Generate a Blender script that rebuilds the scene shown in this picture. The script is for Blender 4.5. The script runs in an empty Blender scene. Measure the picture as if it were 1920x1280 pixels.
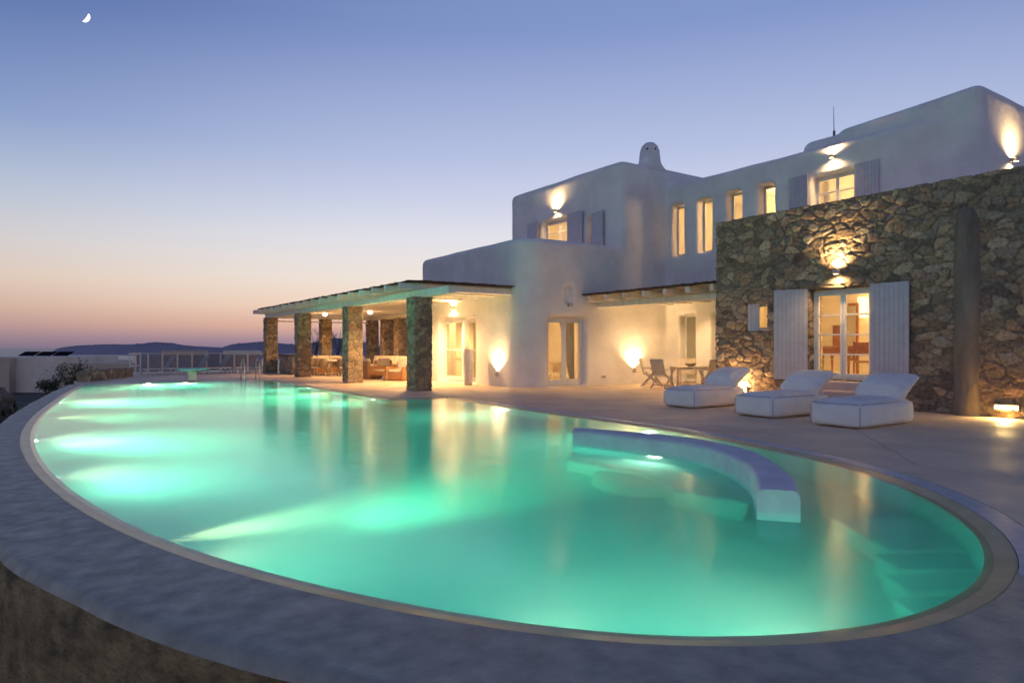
import bpy, bmesh, math, random
from mathutils import Vector, Matrix, noise
random.seed(7)
R = math.radians
sc = bpy.context.scene
COL = sc.collection

# ---------------------------------------------------------------- helpers
CS, CC, EYE, FL, HZ = 0.5577, 0.8300, 1.4, 1280.0, 652.0
def ray(px, py):
    a = (px-960)/FL; b = (HZ-py)/FL
    return Vector((CS+a*CC, CC-a*CS, b))
def onX(px, py, X):
    d = ray(px, py); t = X/d.x
    return Vector((X, t*d.y, EYE+t*d.z))
def onY(px, py, Y):
    d = ray(px, py); t = Y/d.y
    return Vector((t*d.x, Y, EYE+t*d.z))
def onZ(px, py, z=0.0):
    d = ray(px, py); t = (z-EYE)/d.z
    return Vector((t*d.x, t*d.y, z))

def tag(o, label=None, cat=None, group=None, kind=None):
    if label: o['label'] = label
    if cat: o['category'] = cat
    if group: o['group'] = group
    if kind: o['kind'] = kind
    return o
def empty(name, loc=(0,0,0), rz=0, label=None, cat=None, group=None):
    o = bpy.data.objects.new(name, None); COL.objects.link(o)
    o.location = loc; o.rotation_euler = (0,0,rz); o.empty_display_size = .2
    return tag(o, label, cat, group)
def dup(o, parent=None):
    c = o.copy(); COL.objects.link(c); c.parent = parent
    for ch in list(o.children): dup(ch, c)
    return c

class MB:
    def __init__(s): s.bm = bmesh.new()
    def box(s, x0,x1,y0,y1,z0,z1, m=None, bev=0, seg=2):
        r = bmesh.ops.create_cube(s.bm, size=1); vs = r['verts']
        M = Matrix.Translation(((x0+x1)/2,(y0+y1)/2,(z0+z1)/2)) @ Matrix.Diagonal((abs(x1-x0),abs(y1-y0),abs(z1-z0),1))
        bmesh.ops.transform(s.bm, matrix=M, verts=vs)
        if bev:
            es = list({e for v in vs for e in v.link_edges})
            rr = bmesh.ops.bevel(s.bm, geom=es, offset=bev, segments=seg, affect='EDGES', profile=.5)
            vs = list({v for f in rr['faces'] for v in f.verts} | {v for v in vs if v.is_valid})
        if m is not None: bmesh.ops.transform(s.bm, matrix=m, verts=vs)
        return vs
    def bar(s, a, b, w, h, roll=0):
        a = Vector(a); b = Vector(b); d = b-a; L = d.length
        q = d.to_track_quat('X','Z').to_matrix().to_4x4()
        M = Matrix.Translation(a) @ q @ Matrix.Rotation(roll,4,'X')
        return s.box(0,L,-w/2,w/2,-h/2,h/2, M)
    def tube(s, pts, r, n=8, r2=None, cap=True):
        pts = [Vector(p) for p in pts]; rings = []
        for i,p in enumerate(pts):
            d = (pts[min(i+1,len(pts)-1)]-pts[max(i-1,0)]).normalized()
            up = Vector((0,0,1)) if abs(d.z) < .95 else Vector((1,0,0))
            u = d.cross(up).normalized(); v = d.cross(u)
            rr = r if r2 is None else r+(r2-r)*i/(len(pts)-1)
            rings.append([s.bm.verts.new(p+u*math.cos(k*2*math.pi/n)*rr+v*math.sin(k*2*math.pi/n)*rr) for k in range(n)])
        for A,B in zip(rings, rings[1:]):
            for k in range(n): s.bm.faces.new((A[k],A[(k+1)%n],B[(k+1)%n],B[k]))
        if cap: s.bm.faces.new(rings[0]); s.bm.faces.new(list(reversed(rings[-1])))
    def lathe(s, prof, n=20, c=(0,0,0), a0=0, a1=2*math.pi):
        full = abs(a1-a0-2*math.pi) < 1e-4; m = n if full else n+1
        rings = [[s.bm.verts.new((c[0]+r*math.cos(a0+(a1-a0)*k/n), c[1]+r*math.sin(a0+(a1-a0)*k/n), c[2]+z)) for k in range(m)] for r,z in prof]
        for A,B in zip(rings, rings[1:]):
            for k in range(n): s.bm.faces.new((A[k],A[(k+1)%m],B[(k+1)%m],B[k]))
    def build(s, name, mat, parent=None, smooth=False, loc=None, rz=None):
        bmesh.ops.recalc_face_normals(s.bm, faces=s.bm.faces)
        me = bpy.data.meshes.new(name); s.bm.to_mesh(me); s.bm.free()
        me.materials.append(mat)
        if smooth:
            for p in me.polygons: p.use_smooth = True
            if smooth == 'auto': me.set_sharp_from_angle(angle=R(38))
        o = bpy.data.objects.new(name, me); COL.objects.link(o); o.parent = parent
        if loc: o.location = loc
        if rz is not None: o.rotation_euler = (0,0,rz)
        return o
def mesh_obj(name, vs, fs, mat, parent=None, smooth=False):
    me = bpy.data.meshes.new(name); me.from_pydata([tuple(v) for v in vs], [], fs); me.update()
    me.materials.append(mat)
    if smooth:
        for p in me.polygons: p.use_smooth = True
    o = bpy.data.objects.new(name, me); COL.objects.link(o); o.parent = parent
    return o

# ---------------------------------------------------------------- materials
def mat(name, c1, c2=None, rough=.7, scale=3, detail=6, bump=0, bscale=30, metal=0, stretch=(1,1,1), rough2=None, spec=.5, lo=.35, hi=.65, bdist=.02):
    m = bpy.data.materials.new(name); m.use_nodes = True; N = m.node_tree.nodes; L = m.node_tree.links
    b = N['Principled BSDF']; b.inputs['Roughness'].default_value = rough; b.inputs['Metallic'].default_value = metal
    b.inputs['Specular IOR Level'].default_value = spec
    tc = N.new('ShaderNodeTexCoord'); mp = N.new('ShaderNodeMapping'); mp.inputs['Scale'].default_value = stretch
    L.new(tc.outputs['Object'], mp.inputs['Vector'])
    c2 = c2 or tuple(x*.8 for x in c1)
    nz = N.new('ShaderNodeTexNoise'); nz.inputs['Scale'].default_value = scale; nz.inputs['Detail'].default_value = detail; nz.inputs['Roughness'].default_value = .6
    L.new(mp.outputs[0], nz.inputs['Vector'])
    cr = N.new('ShaderNodeValToRGB'); cr.color_ramp.elements[0].position = lo; cr.color_ramp.elements[1].position = hi
    cr.color_ramp.elements[0].color = (*c2,1); cr.color_ramp.elements[1].color = (*c1,1)
    L.new(nz.outputs['Fac'], cr.inputs[0]); L.new(cr.outputs[0], b.inputs['Base Color'])
    if rough2 is not None:
        mr = N.new('ShaderNodeMapRange'); mr.inputs[1].default_value = lo; mr.inputs[2].default_value = hi
        mr.inputs[3].default_value = rough; mr.inputs[4].default_value = rough2
        L.new(nz.outputs['Fac'], mr.inputs[0]); L.new(mr.outputs[0], b.inputs['Roughness'])
    if bump:
        n2 = N.new('ShaderNodeTexNoise'); n2.inputs['Scale'].default_value = bscale; n2.inputs['Detail'].default_value = 5
        L.new(mp.outputs[0], n2.inputs['Vector'])
        bp = N.new('ShaderNodeBump'); bp.inputs['Strength'].default_value = bump; bp.inputs['Distance'].default_value = bdist
        L.new(n2.outputs['Fac'], bp.inputs['Height']); L.new(bp.outputs[0], b.inputs['Normal'])
    return m
def emis(name, c, s):
    m = bpy.data.materials.new(name); m.use_nodes = True; N = m.node_tree.nodes
    b = N['Principled BSDF']; b.inputs['Base Color'].default_value = (*c,1)
    b.inputs['Emission Color'].default_value = (*c,1); b.inputs['Emission Strength'].default_value = s
    return m

M_STUCCO = mat('white_stucco', (.77,.75,.735), (.66,.645,.635), .85, 1.2, 8, .35, 4, bdist=.035)
M_PLASTER = mat('interior_plaster', (.8,.76,.68), (.76,.71,.62), .9, 1, 4)
M_DECK = mat('terrace_screed', (.80,.60,.42), (.64,.48,.335), .75, .9, 10, .25, 14, rough2=.5, bdist=.02)
M_RIM = mat('pool_rim_screed', (.40,.38,.30), (.24,.23,.185), .62, 5.0, 15, .45, 60, rough2=.38, lo=.30, hi=.72, bdist=.012)
M_WALLOUT = mat('stained_render', (.34,.25,.11), (.11,.08,.035), .9, 4.2, 15, 1.0, 16, stretch=(1,1,1.6), bdist=.05)
M_COPE = mat('coping_tile', (.74,.60,.34), (.58,.46,.25), .3, 3, 6, .2, 50, bdist=.01)
M_GRATE = mat('grate_plastic', (.55,.56,.62), (.45,.46,.52), .3, 8, 3)
M_DARK = mat('dark_channel', (.05,.05,.05), (.03,.03,.03), .8)
M_BASIN = mat('pool_plaster', (.64,.80,.78), (.56,.74,.72), .8, .5, 5)
M_WOODW = mat('white_painted_wood', (.72,.70,.66), (.60,.58,.54), .6, 6, 5, .2, 40, stretch=(1,1,.2))
M_SHUT = mat('grey_painted_shutter', (.50,.50,.56), (.42,.42,.48), .55, 5, 5, .15, 40)
M_FRAME = mat('white_frame_paint', (.70,.70,.70), (.62,.62,.62), .45, 5, 3)
M_REED = mat('dried_reed', (.13,.085,.05), (.05,.035,.025), .9, 20, 6, .8, 60, stretch=(.2,3,1))
M_CEIL = mat('pergola_boards', (.54,.46,.35), (.44,.37,.28), .75, 4, 6, .2, 20, stretch=(1,6,1))
M_TEAK = mat('weathered_teak', (.64,.56,.46), (.48,.41,.33), .65, 9, 6, .2, 50, stretch=(1,1,3))
M_WOOD = mat('warm_wood', (.42,.17,.06), (.26,.10,.035), .4, 5, 6, .1, 40, stretch=(1,6,1))
M_WICK = mat('woven_wicker', (.50,.26,.10), (.28,.13,.05), .6, 60, 3, .8, 120)
M_WICKG = mat('pale_wicker', (.40,.31,.22), (.24,.18,.12), .6, 60, 3, .8, 120)
M_CUSH = mat('cream_cushion', (.72,.62,.46), (.66,.56,.41), .9, 8, 4, .3, 90)
M_BEAN = mat('white_canvas', (.82,.79,.75), (.74,.71,.675), .85, 3, 6, .35, 5, bdist=.05)
M_SEAM = mat('canvas_piping', (.50,.50,.54), (.44,.44,.48), .9, 8, 3)
M_STEEL = mat('brushed_steel', (.7,.7,.68), (.6,.6,.58), .22, 20, 3, metal=1)
M_LAMPM = mat('dull_lamp_metal', (.55,.52,.48), (.45,.42,.4), .4, 9, 3, metal=.4)
M_VASE = mat('pale_ceramic', (.62,.60,.58), (.52,.5,.48), .4, 5, 5, .1, 30)
M_TERR = mat('dry_hillside', (.10,.085,.06), (.04,.04,.028), .95, .3, 12, .8, 3, bdist=.3)
M_PAVE = mat('lower_paving', (.22,.22,.25), (.15,.15,.17), .6, 3, 8, .3, 14)
M_FARW = mat('distant_white_wall', (.80,.70,.60), (.66,.57,.49), .9, .6, 8, .3, 2)
M_FARB = mat('distant_beige_wall', (.60,.48,.37), (.48,.38,.29), .9, .6, 8, .3, 2)
M_LEAF = mat('shrub_leaves', (.09,.10,.045), (.035,.05,.02), .7, 12, 3)
M_BARK = mat('shrub_bark', (.13,.09,.06), (.07,.05,.035), .9, 12, 5)
M_SOLAR = mat('solar_glass', (.015,.015,.018), (.01,.01,.012), .9, 5, 3, spec=.02)
M_FABG = mat('taupe_sling_fabric', (.33,.29,.28), (.28,.25,.24), .8, 30, 3)
M_SLATE = mat('dark_counter', (.10,.10,.11), (.06,.06,.07), .4, 5, 6)
M_COLUMN = mat('grey_render', (.25,.215,.165), (.12,.10,.08), .85, 2.2, 10, .6, 7, stretch=(1,1,.25), bdist=.05)
M_CURT = mat('sheer_curtain', (.78,.70,.55), (.7,.62,.48), .9, 8, 3, .5, 6, stretch=(3,3,.1))
M_HILL = mat('hazy_island', (.40,.33,.36), (.33,.28,.31), 1, .0004, 6, spec=0)  # distance haze is mixed into the base colour
M_ROOM = mat('polished_floor', (.55,.45,.32), (.48,.38,.27), .3, 2, 5)
M_PIPE = mat('turquoise_board', (.22,.48,.46), (.18,.4,.4), .5, 8, 4)
E_BULB = emis('lamp_glow', (1,.70,.34), 12)
E_BULK = emis('bulkhead_glow', (1,.72,.25), 14)
E_POOL = emis('pool_lamp_glow', (1,.93,.70), 18)
E_SHADE = emis('paper_lamp_glow', (1,.70,.32), 3.0)

def stone_material():
    m = bpy.data.materials.new('rubble_stone'); m.use_nodes = True; N = m.node_tree.nodes; L = m.node_tree.links
    b = N['Principled BSDF']; b.inputs['Roughness'].default_value = .9; b.inputs['Specular IOR Level'].default_value = .25
    at = N.new('ShaderNodeVertexColor'); at.layer_name = 'stone'
    tc = N.new('ShaderNodeTexCoord')
    nz = N.new('ShaderNodeTexNoise'); nz.inputs['Scale'].default_value = 14; nz.inputs['Detail'].default_value = 8; nz.inputs['Roughness'].default_value=.7
    L.new(tc.outputs['Object'], nz.inputs['Vector'])
    mr = N.new('ShaderNodeMapRange'); mr.inputs[1].default_value=.3; mr.inputs[2].default_value=.7; mr.inputs[3].default_value=.55; mr.inputs[4].default_value=1.4
    L.new(nz.outputs['Fac'], mr.inputs[0])
    mx = N.new('ShaderNodeVectorMath'); mx.operation='SCALE'; L.new(at.outputs['Color'], mx.inputs[0]); L.new(mr.outputs[0], mx.inputs['Scale'])
    L.new(mx.outputs[0], b.inputs['Base Color'])
    n2 = N.new('ShaderNodeTexNoise'); n2.inputs['Scale'].default_value = 22; n2.inputs['Detail'].default_value = 8
    L.new(tc.outputs['Object'], n2.inputs['Vector'])
    bp = N.new('ShaderNodeBump'); bp.inputs['Strength'].default_value=.8; bp.inputs['Distance'].default_value=.03
    L.new(n2.outputs['Fac'], bp.inputs['Height']); L.new(bp.outputs[0], b.inputs['Normal'])
    return m
M_STONE = stone_material()

def glass_mat():
    m = bpy.data.materials.new('window_glass'); m.use_nodes = True; N = m.node_tree.nodes; L = m.node_tree.links
    N.remove(N['Principled BSDF']); out = N['Material Output']
    t = N.new('ShaderNodeBsdfTransparent'); t.inputs[0].default_value=(.93,.95,.93,1)
    g = N.new('ShaderNodeBsdfGlossy'); g.inputs['Roughness'].default_value=.02
    lw = N.new('ShaderNodeLayerWeight'); lw.inputs['Blend'].default_value=.5
    pw = N.new('ShaderNodeMath'); pw.operation='POWER'; pw.inputs[1].default_value=5; L.new(lw.outputs['Facing'], pw.inputs[0])
    f = N.new('ShaderNodeMath'); f.operation='MULTIPLY_ADD'; f.inputs[1].default_value=.9; f.inputs[2].default_value=.04; L.new(pw.outputs[0], f.inputs[0])
    mx = N.new('ShaderNodeMixShader'); L.new(f.outputs[0], mx.inputs[0]); L.new(t.outputs[0], mx.inputs[1]); L.new(g.outputs[0], mx.inputs[2])
    L.new(mx.outputs[0], out.inputs[0]); return m
M_GLASS = glass_mat()

def water_mat():
    m = bpy.data.materials.new('pool_water'); m.use_nodes = True; N = m.node_tree.nodes; L = m.node_tree.links
    b = N['Principled BSDF']; out = N['Material Output']
    b.inputs['Base Color'].default_value=(1,1,1,1); b.inputs['Transmission Weight'].default_value=1
    b.inputs['IOR'].default_value=1.33; b.inputs['Roughness'].default_value=.16
    tc = N.new('ShaderNodeTexCoord'); mp = N.new('ShaderNodeMapping'); mp.inputs['Scale'].default_value=(1,1,1)
    L.new(tc.outputs['Object'], mp.inputs['Vector'])
    nz = N.new('ShaderNodeTexNoise'); nz.inputs['Scale'].default_value=1.6; nz.inputs['Detail'].default_value=3
    L.new(mp.outputs[0], nz.inputs['Vector'])
    bp = N.new('ShaderNodeBump'); bp.inputs['Strength'].default_value=.25; bp.inputs['Distance'].default_value=.03
    L.new(nz.outputs['Fac'], bp.inputs['Height']); L.new(bp.outputs[0], b.inputs['Normal'])
    va = N.new('ShaderNodeVolumeAbsorption'); va.inputs['Color'].default_value=(.0,.94,.915,1); va.inputs['Density'].default_value=WATER_D
    vs_ = N.new('ShaderNodeVolumeScatter'); vs_.inputs['Color'].default_value=(.85,1,.9,1); vs_.inputs['Density'].default_value=.21; vs_.inputs['Anisotropy'].default_value=.25
    ad = N.new('ShaderNodeAddShader'); L.new(va.outputs[0], ad.inputs[0]); L.new(vs_.outputs[0], ad.inputs[1]); L.new(ad.outputs[0], out.inputs['Volume'])
    return m
WATER_D = .60
M_WATER = water_mat()

def sea_mat():
    m = mat('sea_water', (.035,.05,.09), (.03,.045,.08), .35, .002, 6, spec=.6)
    return m
M_SEA = sea_mat()

# ---------------------------------------------------------------- stone builder
PAL = [(.36,.29,.195),(.30,.24,.17),(.35,.28,.19),(.24,.195,.145),(.19,.155,.12),(.31,.245,.17),(.40,.335,.24),(.27,.24,.19),(.19,.16,.13),(.29,.21,.14),(.33,.29,.225),(.26,.21,.16)]
def stone_disp(p, amp, sc_):
    w = Vector((p.x, p.y, p.z)) + .09*noise.noise_vector(p*2.1)
    q = Vector((w.x/sc_[0], w.y/sc_[1], w.z/sc_[2]))
    d, pts = noise.voronoi(q)
    e = max(0.0, d[1]-d[0]); k = min(1, e/.13); h = k*k*(3-2*k)
    c = pts[0]; hsh = math.sin(c.x*12.9898+c.y*78.233+c.z*37.719)*43758.5453; hsh -= math.floor(hsh)
    h2 = math.sin(c.x*39.3+c.y*11.135+c.z*83.155)*24634.63; h2 -= math.floor(h2)
    fine = noise.fractal(p*7, 1.0, 2.0, 3)
    disp = amp*(h*(.55+.9*hsh)-.55) + amp*.35*fine*h
    pc = PAL[int(h2*len(PAL))%len(PAL)]; col = Vector((pc[0]*.94,pc[1]*.89,pc[2]*.84))*(.82+.55*hsh)
    mort = Vector((.15,.125,.095))
    return disp, mort.lerp(col, min(1, e/.10))
def stone_box(name, lo, hi, res, parent=None, holes=(), amp=.035, scl=(.34,.34,.2), matl=None, lean=0, loc=None, rz=0):
    def axis(a, b, brk):
        bs = sorted(set([a,b]+[v for v in brk if a < v < b])); out = [a]
        for p,q in zip(bs, bs[1:]):
            n = max(1, int(round((q-p)/res)))
            out += [p+(q-p)*i/n for i in range(1,n+1)]
        return out
    ax = [axis(lo[0],hi[0],[]), axis(lo[1],hi[1],[v for h in holes for v in h[:2]]), axis(lo[2],hi[2],[v for h in holes for v in h[2:]])]
    V = {}; NR = {}; F = []
    def quad(ks, n):
        for k in ks:
            V.setdefault(k, len(V)); NR.setdefault(k, set()).add(n)
        F.append([V[k] for k in ks])
    nx,ny,nz_ = len(ax[0]),len(ax[1]),len(ax[2])
    def inh(y,z): return any(h[0]<y<h[1] and h[2]<z<h[3] for h in holes)
    for i,n in ((0,(-1,0,0)),(nx-1,(1,0,0))):
        for j in range(ny-1):
            for k in range(nz_-1):
                if inh((ax[1][j]+ax[1][j+1])/2,(ax[2][k]+ax[2][k+1])/2): continue
                quad([(i,j,k),(i,j+1,k),(i,j+1,k+1),(i,j,k+1)], n)
    for j,n in ((0,(0,-1,0)),(ny-1,(0,1,0))):
        for i in range(nx-1):
            for k in range(nz_-1): quad([(i,j,k),(i+1,j,k),(i+1,j,k+1),(i,j,k+1)], n)
    for k,n in ((0,(0,0,-1)),(nz_-1,(0,0,1))):
        for i in range(nx-1):
            for j in range(ny-1): quad([(i,j,k),(i+1,j,k),(i+1,j+1,k),(i,j+1,k)], n)
    for h in holes:
        js = [ax[1].index(h[0]), ax[1].index(h[1])]
        ks = [ax[2].index(min(ax[2],key=lambda v:abs(v-h[2]))), ax[2].index(min(ax[2],key=lambda v:abs(v-h[3])))]
        for j,n in ((js[0],(0,1,0)),(js[1],(0,-1,0))):
            for i in range(nx-1):
                for k in range(ks[0],ks[1]): quad([(i,j,k),(i+1,j,k),(i+1,j,k+1),(i,j,k+1)], n)
        for k,n in ((ks[0],(0,0,1)),(ks[1],(0,0,-1))):
            for i in range(nx-1):
                for j in range(js[0],js[1]): quad([(i,j,k),(i+1,j,k),(i+1,j+1,k),(i,j+1,k)], n)
    vs = []; cols = []
    off = Vector(loc) if loc else Vector((0,0,0))
    for key in V:
        p = Vector((ax[0][key[0]],ax[1][key[1]],ax[2][key[2]]))
        n = Vector((0,0,0))
        for q in NR[key]: n += Vector(q)
        n.normalize()
        d,c = stone_disp(p+off, amp, scl)
        vs.append(p+n*d); cols.append(c)
    o = mesh_obj(name, vs, F, matl or M_STONE, parent)
    bm = bmesh.new(); bm.from_mesh(o.data); bmesh.ops.recalc_face_normals(bm, faces=bm.faces); bm.to_mesh(o.data); bm.free()
    for p in o.data.polygons: p.use_smooth = True
    ca = o.data.color_attributes.new('stone','FLOAT_COLOR','POINT')
    for i,c in enumerate(cols): ca.data[i].color = (*c,1)
    if loc: o.location = loc
    o.rotation_euler = (0,0,rz)
    return o

def spot(loc, d, energy, ang, color=(1,.62,.28), blend=.8, rad=.03, parent=None):
    l = bpy.data.lights.new('lamp_light','SPOT'); l.energy=energy; l.spot_size=R(ang); l.spot_blend=blend; l.color=color; l.shadow_soft_size=rad
    o = bpy.data.objects.new('lamp_light', l); COL.objects.link(o); o.location=loc
    o.rotation_euler = Vector(d).to_track_quat('-Z','Y').to_euler(); o.parent=parent; return o
def point(loc, energy, color=(1,.66,.32), rad=.1):
    l = bpy.data.lights.new('lamp_light','POINT'); l.energy=energy; l.color=color; l.shadow_soft_size=rad
    o = bpy.data.objects.new('lamp_light', l); COL.objects.link(o); o.location=loc; return o

# ================================================================ POOL OUTLINE
px_pts = [(172,722),(300,717),(400,714.5),(517,712)]                    # far edge
far = [Vector((1.05,30.9)),Vector((3.3,30.95)),Vector((5.6,30.95)),Vector((7.75,30.9))]
east = [Vector((7.7,26.5)),Vector((7.62,22)),Vector((7.5,17.3))]
notch = [Vector((8.3,17.1)),Vector((9.15,16.95))]
curve_px = [(900,755),(1000,772),(1095,782),(1192,794),(1262,805),(1335,818),(1407,832),(1479,847),(1551,862.5),(1623,880),(1719,912),(1815,955),(1853,998),(1864,1036),(1860,1070),
            (1834,1103),(1767,1137),(1671,1163),(1575,1178),(1431,1187),(1287,1188),(1144,1181),(1000,1168),(781,1133),(573,1091),(365,1037),(260,998),(156,940),
            (104,901),(73,865),(55,831),(52,808),(62,784),(94,758),(135,735)]
cv = [onZ(*p).to_2d() for p in curve_px]
def catmull(pts, step):
    out = []
    for i in range(len(pts)-1):
        p0 = pts[max(i-1,0)]; p1 = pts[i]; p2 = pts[i+1]; p3 = pts[min(i+2,len(pts)-1)]
        n = max(1, int((p2-p1).length/step))
        for k in range(n):
            t = k/n
            out.append(.5*((2*p1)+(p2-p0)*t+(2*p0-5*p1+4*p2-p3)*t*t+(3*p1-p0-3*p2+p3)*t**3))
    out.append(pts[-1]); return out
def straight(pts, step):
    out = []
    for a,b in zip(pts, pts[1:]):
        n = max(1,int((b-a).length/step)); out += [a.lerp(b,k/n) for k in range(n)]
    return out
for _ in range(3):   # smooth the traced curve
    cv = [cv[0]]+[(cv[i-1]+2*cv[i]+cv[i+1])/4 for i in range(1,len(cv)-1)]+[cv[-1]]
loopA = straight(far+east+notch+[Vector((9.15,16.95))], .15)
loopA = [p for i,p in enumerate(loopA) if i==0 or (p-loopA[i-1]).length>1e-4]
loopB = catmull([Vector((9.15,16.95))]+cv+[far[0]], .12)
POOL = loopA+[p for p in loopB[:-1]]
cl = [POOL[0]]
for p in POOL[1:]:
    if (p-cl[-1]).length > .05: cl.append(p)
POOL = cl; NP = len(POOL)
area = sum(POOL[i].x*POOL[(i+1)%NP].y-POOL[(i+1)%NP].x*POOL[i].y for i in range(NP))
sgn = 1 if area > 0 else -1
NRM = []
for i in range(NP):
    d = POOL[(i+1)%NP]-POOL[i-1]; d.normalize(); NRM.append(Vector((d.y,-d.x))*sgn)
for _ in range(2): NRM = [(NRM[i-1]+NRM[i]+NRM[(i+1)%NP]).normalized() for i in range(NP)]
def off(w): return [POOL[i]+NRM[i]*w for i in range(NP)]
def nearest(x,y): return min(range(NP), key=lambda i:(POOL[i]-Vector((x,y))).length)
iE = nearest(4.95,1.85)            # near-right end of the house-side grate
iS = 0                              # far-left corner
# ---- the pool
pool = empty('swimming_pool', (0,0,0), 0, 'long curved infinity pool with glowing green water and a raised rim', 'swimming pool')
def strip(name, A, B, zA, zB, idx, matl, parent, closed=False):
    vs = []; fs = []
    for i in idx: vs.append((A[i].x,A[i].y,zA)); vs.append((B[i].x,B[i].y,zB))
    n = len(idx)
    for k in range(n if closed else n-1):
        a = 2*k; b = 2*((k+1)%n); fs.append((a,b,b+1,a+1))
    return mesh_obj(name, vs, fs, matl, parent)
ALL = list(range(NP))
def fill_poly(name, loop, z, matl, parent=None, thick=0):
    bm = bmesh.new(); vs = [bm.verts.new((p[0],p[1],z)) for p in loop]
    es = [bm.edges.new((vs[i],vs[(i+1)%len(vs)])) for i in range(len(vs))]
    bmesh.ops.triangle_fill(bm, edges=es, use_beauty=True, normal=(0,0,1))
    for f in bm.faces:
        if f.normal.z < 0: f.normal_flip()
    me = bpy.data.meshes.new(name); bm.to_mesh(me); bm.free(); me.materials.append(matl)
    o = bpy.data.objects.new(name, me); COL.objects.link(o); o.parent = parent; return o
DEPTH = -1.35
bw = strip('basin_wall', POOL, POOL, -.034, DEPTH, ALL, M_BASIN, pool, True)
fill_poly('basin_floor', POOL, DEPTH, M_BASIN, pool)
# coping band (sloping to the water), dark channel underneath, ribbed slats on it
O0, O1, O2 = off(-.0), off(.17), off(.38)
strip('coping', off(-.012), O1, -.035, -.008, ALL, M_COPE, pool, True)
sl = MB(); acc = 0
per = 0; sp = .034
for i in range(NP):
    a = POOL[i]; b = POOL[(i+1)%NP]; L_ = (b-a).length
    mid_near = a.y < 12
    s_ = sp if mid_near else .05
    while acc < L_:
        t = acc/L_; p = a.lerp(b,t); n = NRM[i].lerp(NRM[(i+1)%NP],t).normalized()
        tt = Vector((-n.y,n.x)); k = int((per+acc)/.58)
        joint = False
        w = s_*.42
        if not joint:
            P0 = p+n*.012; P1 = p+n*.16
            vs = [sl.bm.verts.new((q.x,q.y,z)) for q,z in ((P0-tt*w,-.0315),(P0+tt*w,-.0315),(P1+tt*w,-.004),(P1-tt*w,-.004))]
            sl.bm.faces.new(vs)
        acc += s_
    acc -= L_; per += L_
sl.build('coping_ribs', M_COPE, pool)
# house-side overflow grate
houseidx = list(range(0, iE+1))
strip('grate_channel', O1, O2, -.03, -.03, houseidx, M_DARK, pool)
gr = MB(); acc = 0
for i in houseidx[:-1]:
    a = POOL[i]; b = POOL[i+1]; L_ = (b-a).length; s_ = .03 if a.y < 11 else .08
    while acc < L_:
        t = acc/L_; p = a.lerp(b,t); n = NRM[i].lerp(NRM[i+1],t).normalized(); tt = Vector((-n.y,n.x)); w = s_*.33
        P0 = p+n*.175; P1 = p+n*.375
        top = [gr.bm.verts.new((q.x,q.y,0.0)) for q in (P0-tt*w,P0+tt*w,P1+tt*w,P1-tt*w)]
        bot = [gr.bm.verts.new((q.x,q.y,-.02)) for q in (P0-tt*w,P0+tt*w,P1+tt*w,P1-tt*w)]
        gr.bm.faces.new(top)
        for k in range(4): gr.bm.faces.new((top[k],top[(k+1)%4],bot[(k+1)%4],bot[k]))
        acc += s_
    acc -= L_
gr.build('overflow_grate', M_GRATE, pool)
# rim (near and left side) with a rounded outer edge and the outer wall below it
rimidx = list(range(iE, NP))+[0]
def rimw(k, n):
    f = k/(n-1)
    p = POOL[rimidx[k]]
    d = max(0, 1-(f/.09)); 
    w = .90-.28*min(1,max(0,(p.y-6)/8))
    return w+1.9*d*d*(3-2*d)
nR = len(rimidx); prof = [(-.10,0),(-.06,-.006),(-.025,-.028),(0,-.07),(.012,-.14),(.03,-.45),(.06,-.86),(.10,-2.6)]
vs = []; 
RIMOUT = []
for k,i in enumerate(rimidx):
    w = rimw(k,nR); n = NRM[i]; p = POOL[i]
    wob = .02*noise.noise(Vector((p.x*1.3,p.y*1.3,0)))
    RIMOUT.append(p+n*w)
    vs.append((p.x+n.x*.17, p.y+n.y*.17, 0))
    for q in (.35,.7):
        ww = .17+(w-.1-.17)*q
        vs.append((p.x+n.x*ww,p.y+n.y*ww,.004*noise.noise(Vector((p.x*2,p.y*2,q)))))
    for dx,dz in prof: vs.append((p.x+n.x*(w+dx+wob), p.y+n.y*(w+dx+wob), dz+.012*noise.noise(Vector((p.x*2.3,p.y*2.3,4)))*(1 if dz<0 else .2)))
m_ = 3+len(prof)
fs = [(a*m_+j,(a+1)*m_+j,(a+1)*m_+j+1,a*m_+j+1) for a in range(nR-1) for j in range(6)]
rim = mesh_obj('rim', vs, fs, M_RIM, pool, True)
vs2 = []; 
for a in range(nR):
    for j in range(6,m_): vs2.append(vs[a*m_+j])
q_ = m_-6
fs2 = [(a*q_+j,(a+1)*q_+j,(a+1)*q_+j+1,a*q_+j+1) for a in range(nR-1) for j in range(q_-1)]
mesh_obj('outer_wall', vs2, fs2, M_WALLOUT, pool, True)
# raised curved bench wall in the water
back = [onZ(x,y,.18).to_2d() for x,y in ((1079,800.5),(1160,806),(1240,813),(1315,822),(1383,835),(1425,847),(1455,864),(1478,881),(1493,897),(1501,921))]
front = [onZ(x,y,.18).to_2d() for x,y in ((1074,806),(1133,811.5),(1192,818),(1240,822),(1287,829),(1322,837),(1350,846),(1382,860),(1408,880),(1419,916))]
B_ = catmull(back,.1); 
def resamp(pts, n):
    Ls = [0]
    for a,b in zip(pts,pts[1:]): Ls.append(Ls[-1]+(b-a).length)
    out = []; j = 0
    for k in range(n):
        s_ = Ls[-1]*k/(n-1)
        while j < len(Ls)-2 and Ls[j+1] < s_: j += 1
        out.append(pts[j].lerp(pts[j+1], (s_-Ls[j])/max(1e-6,Ls[j+1]-Ls[j])))
    return out
NB = 46
bb = resamp(B_,NB); ff = resamp(catmull(front,.1),NB)
sec = []
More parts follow.
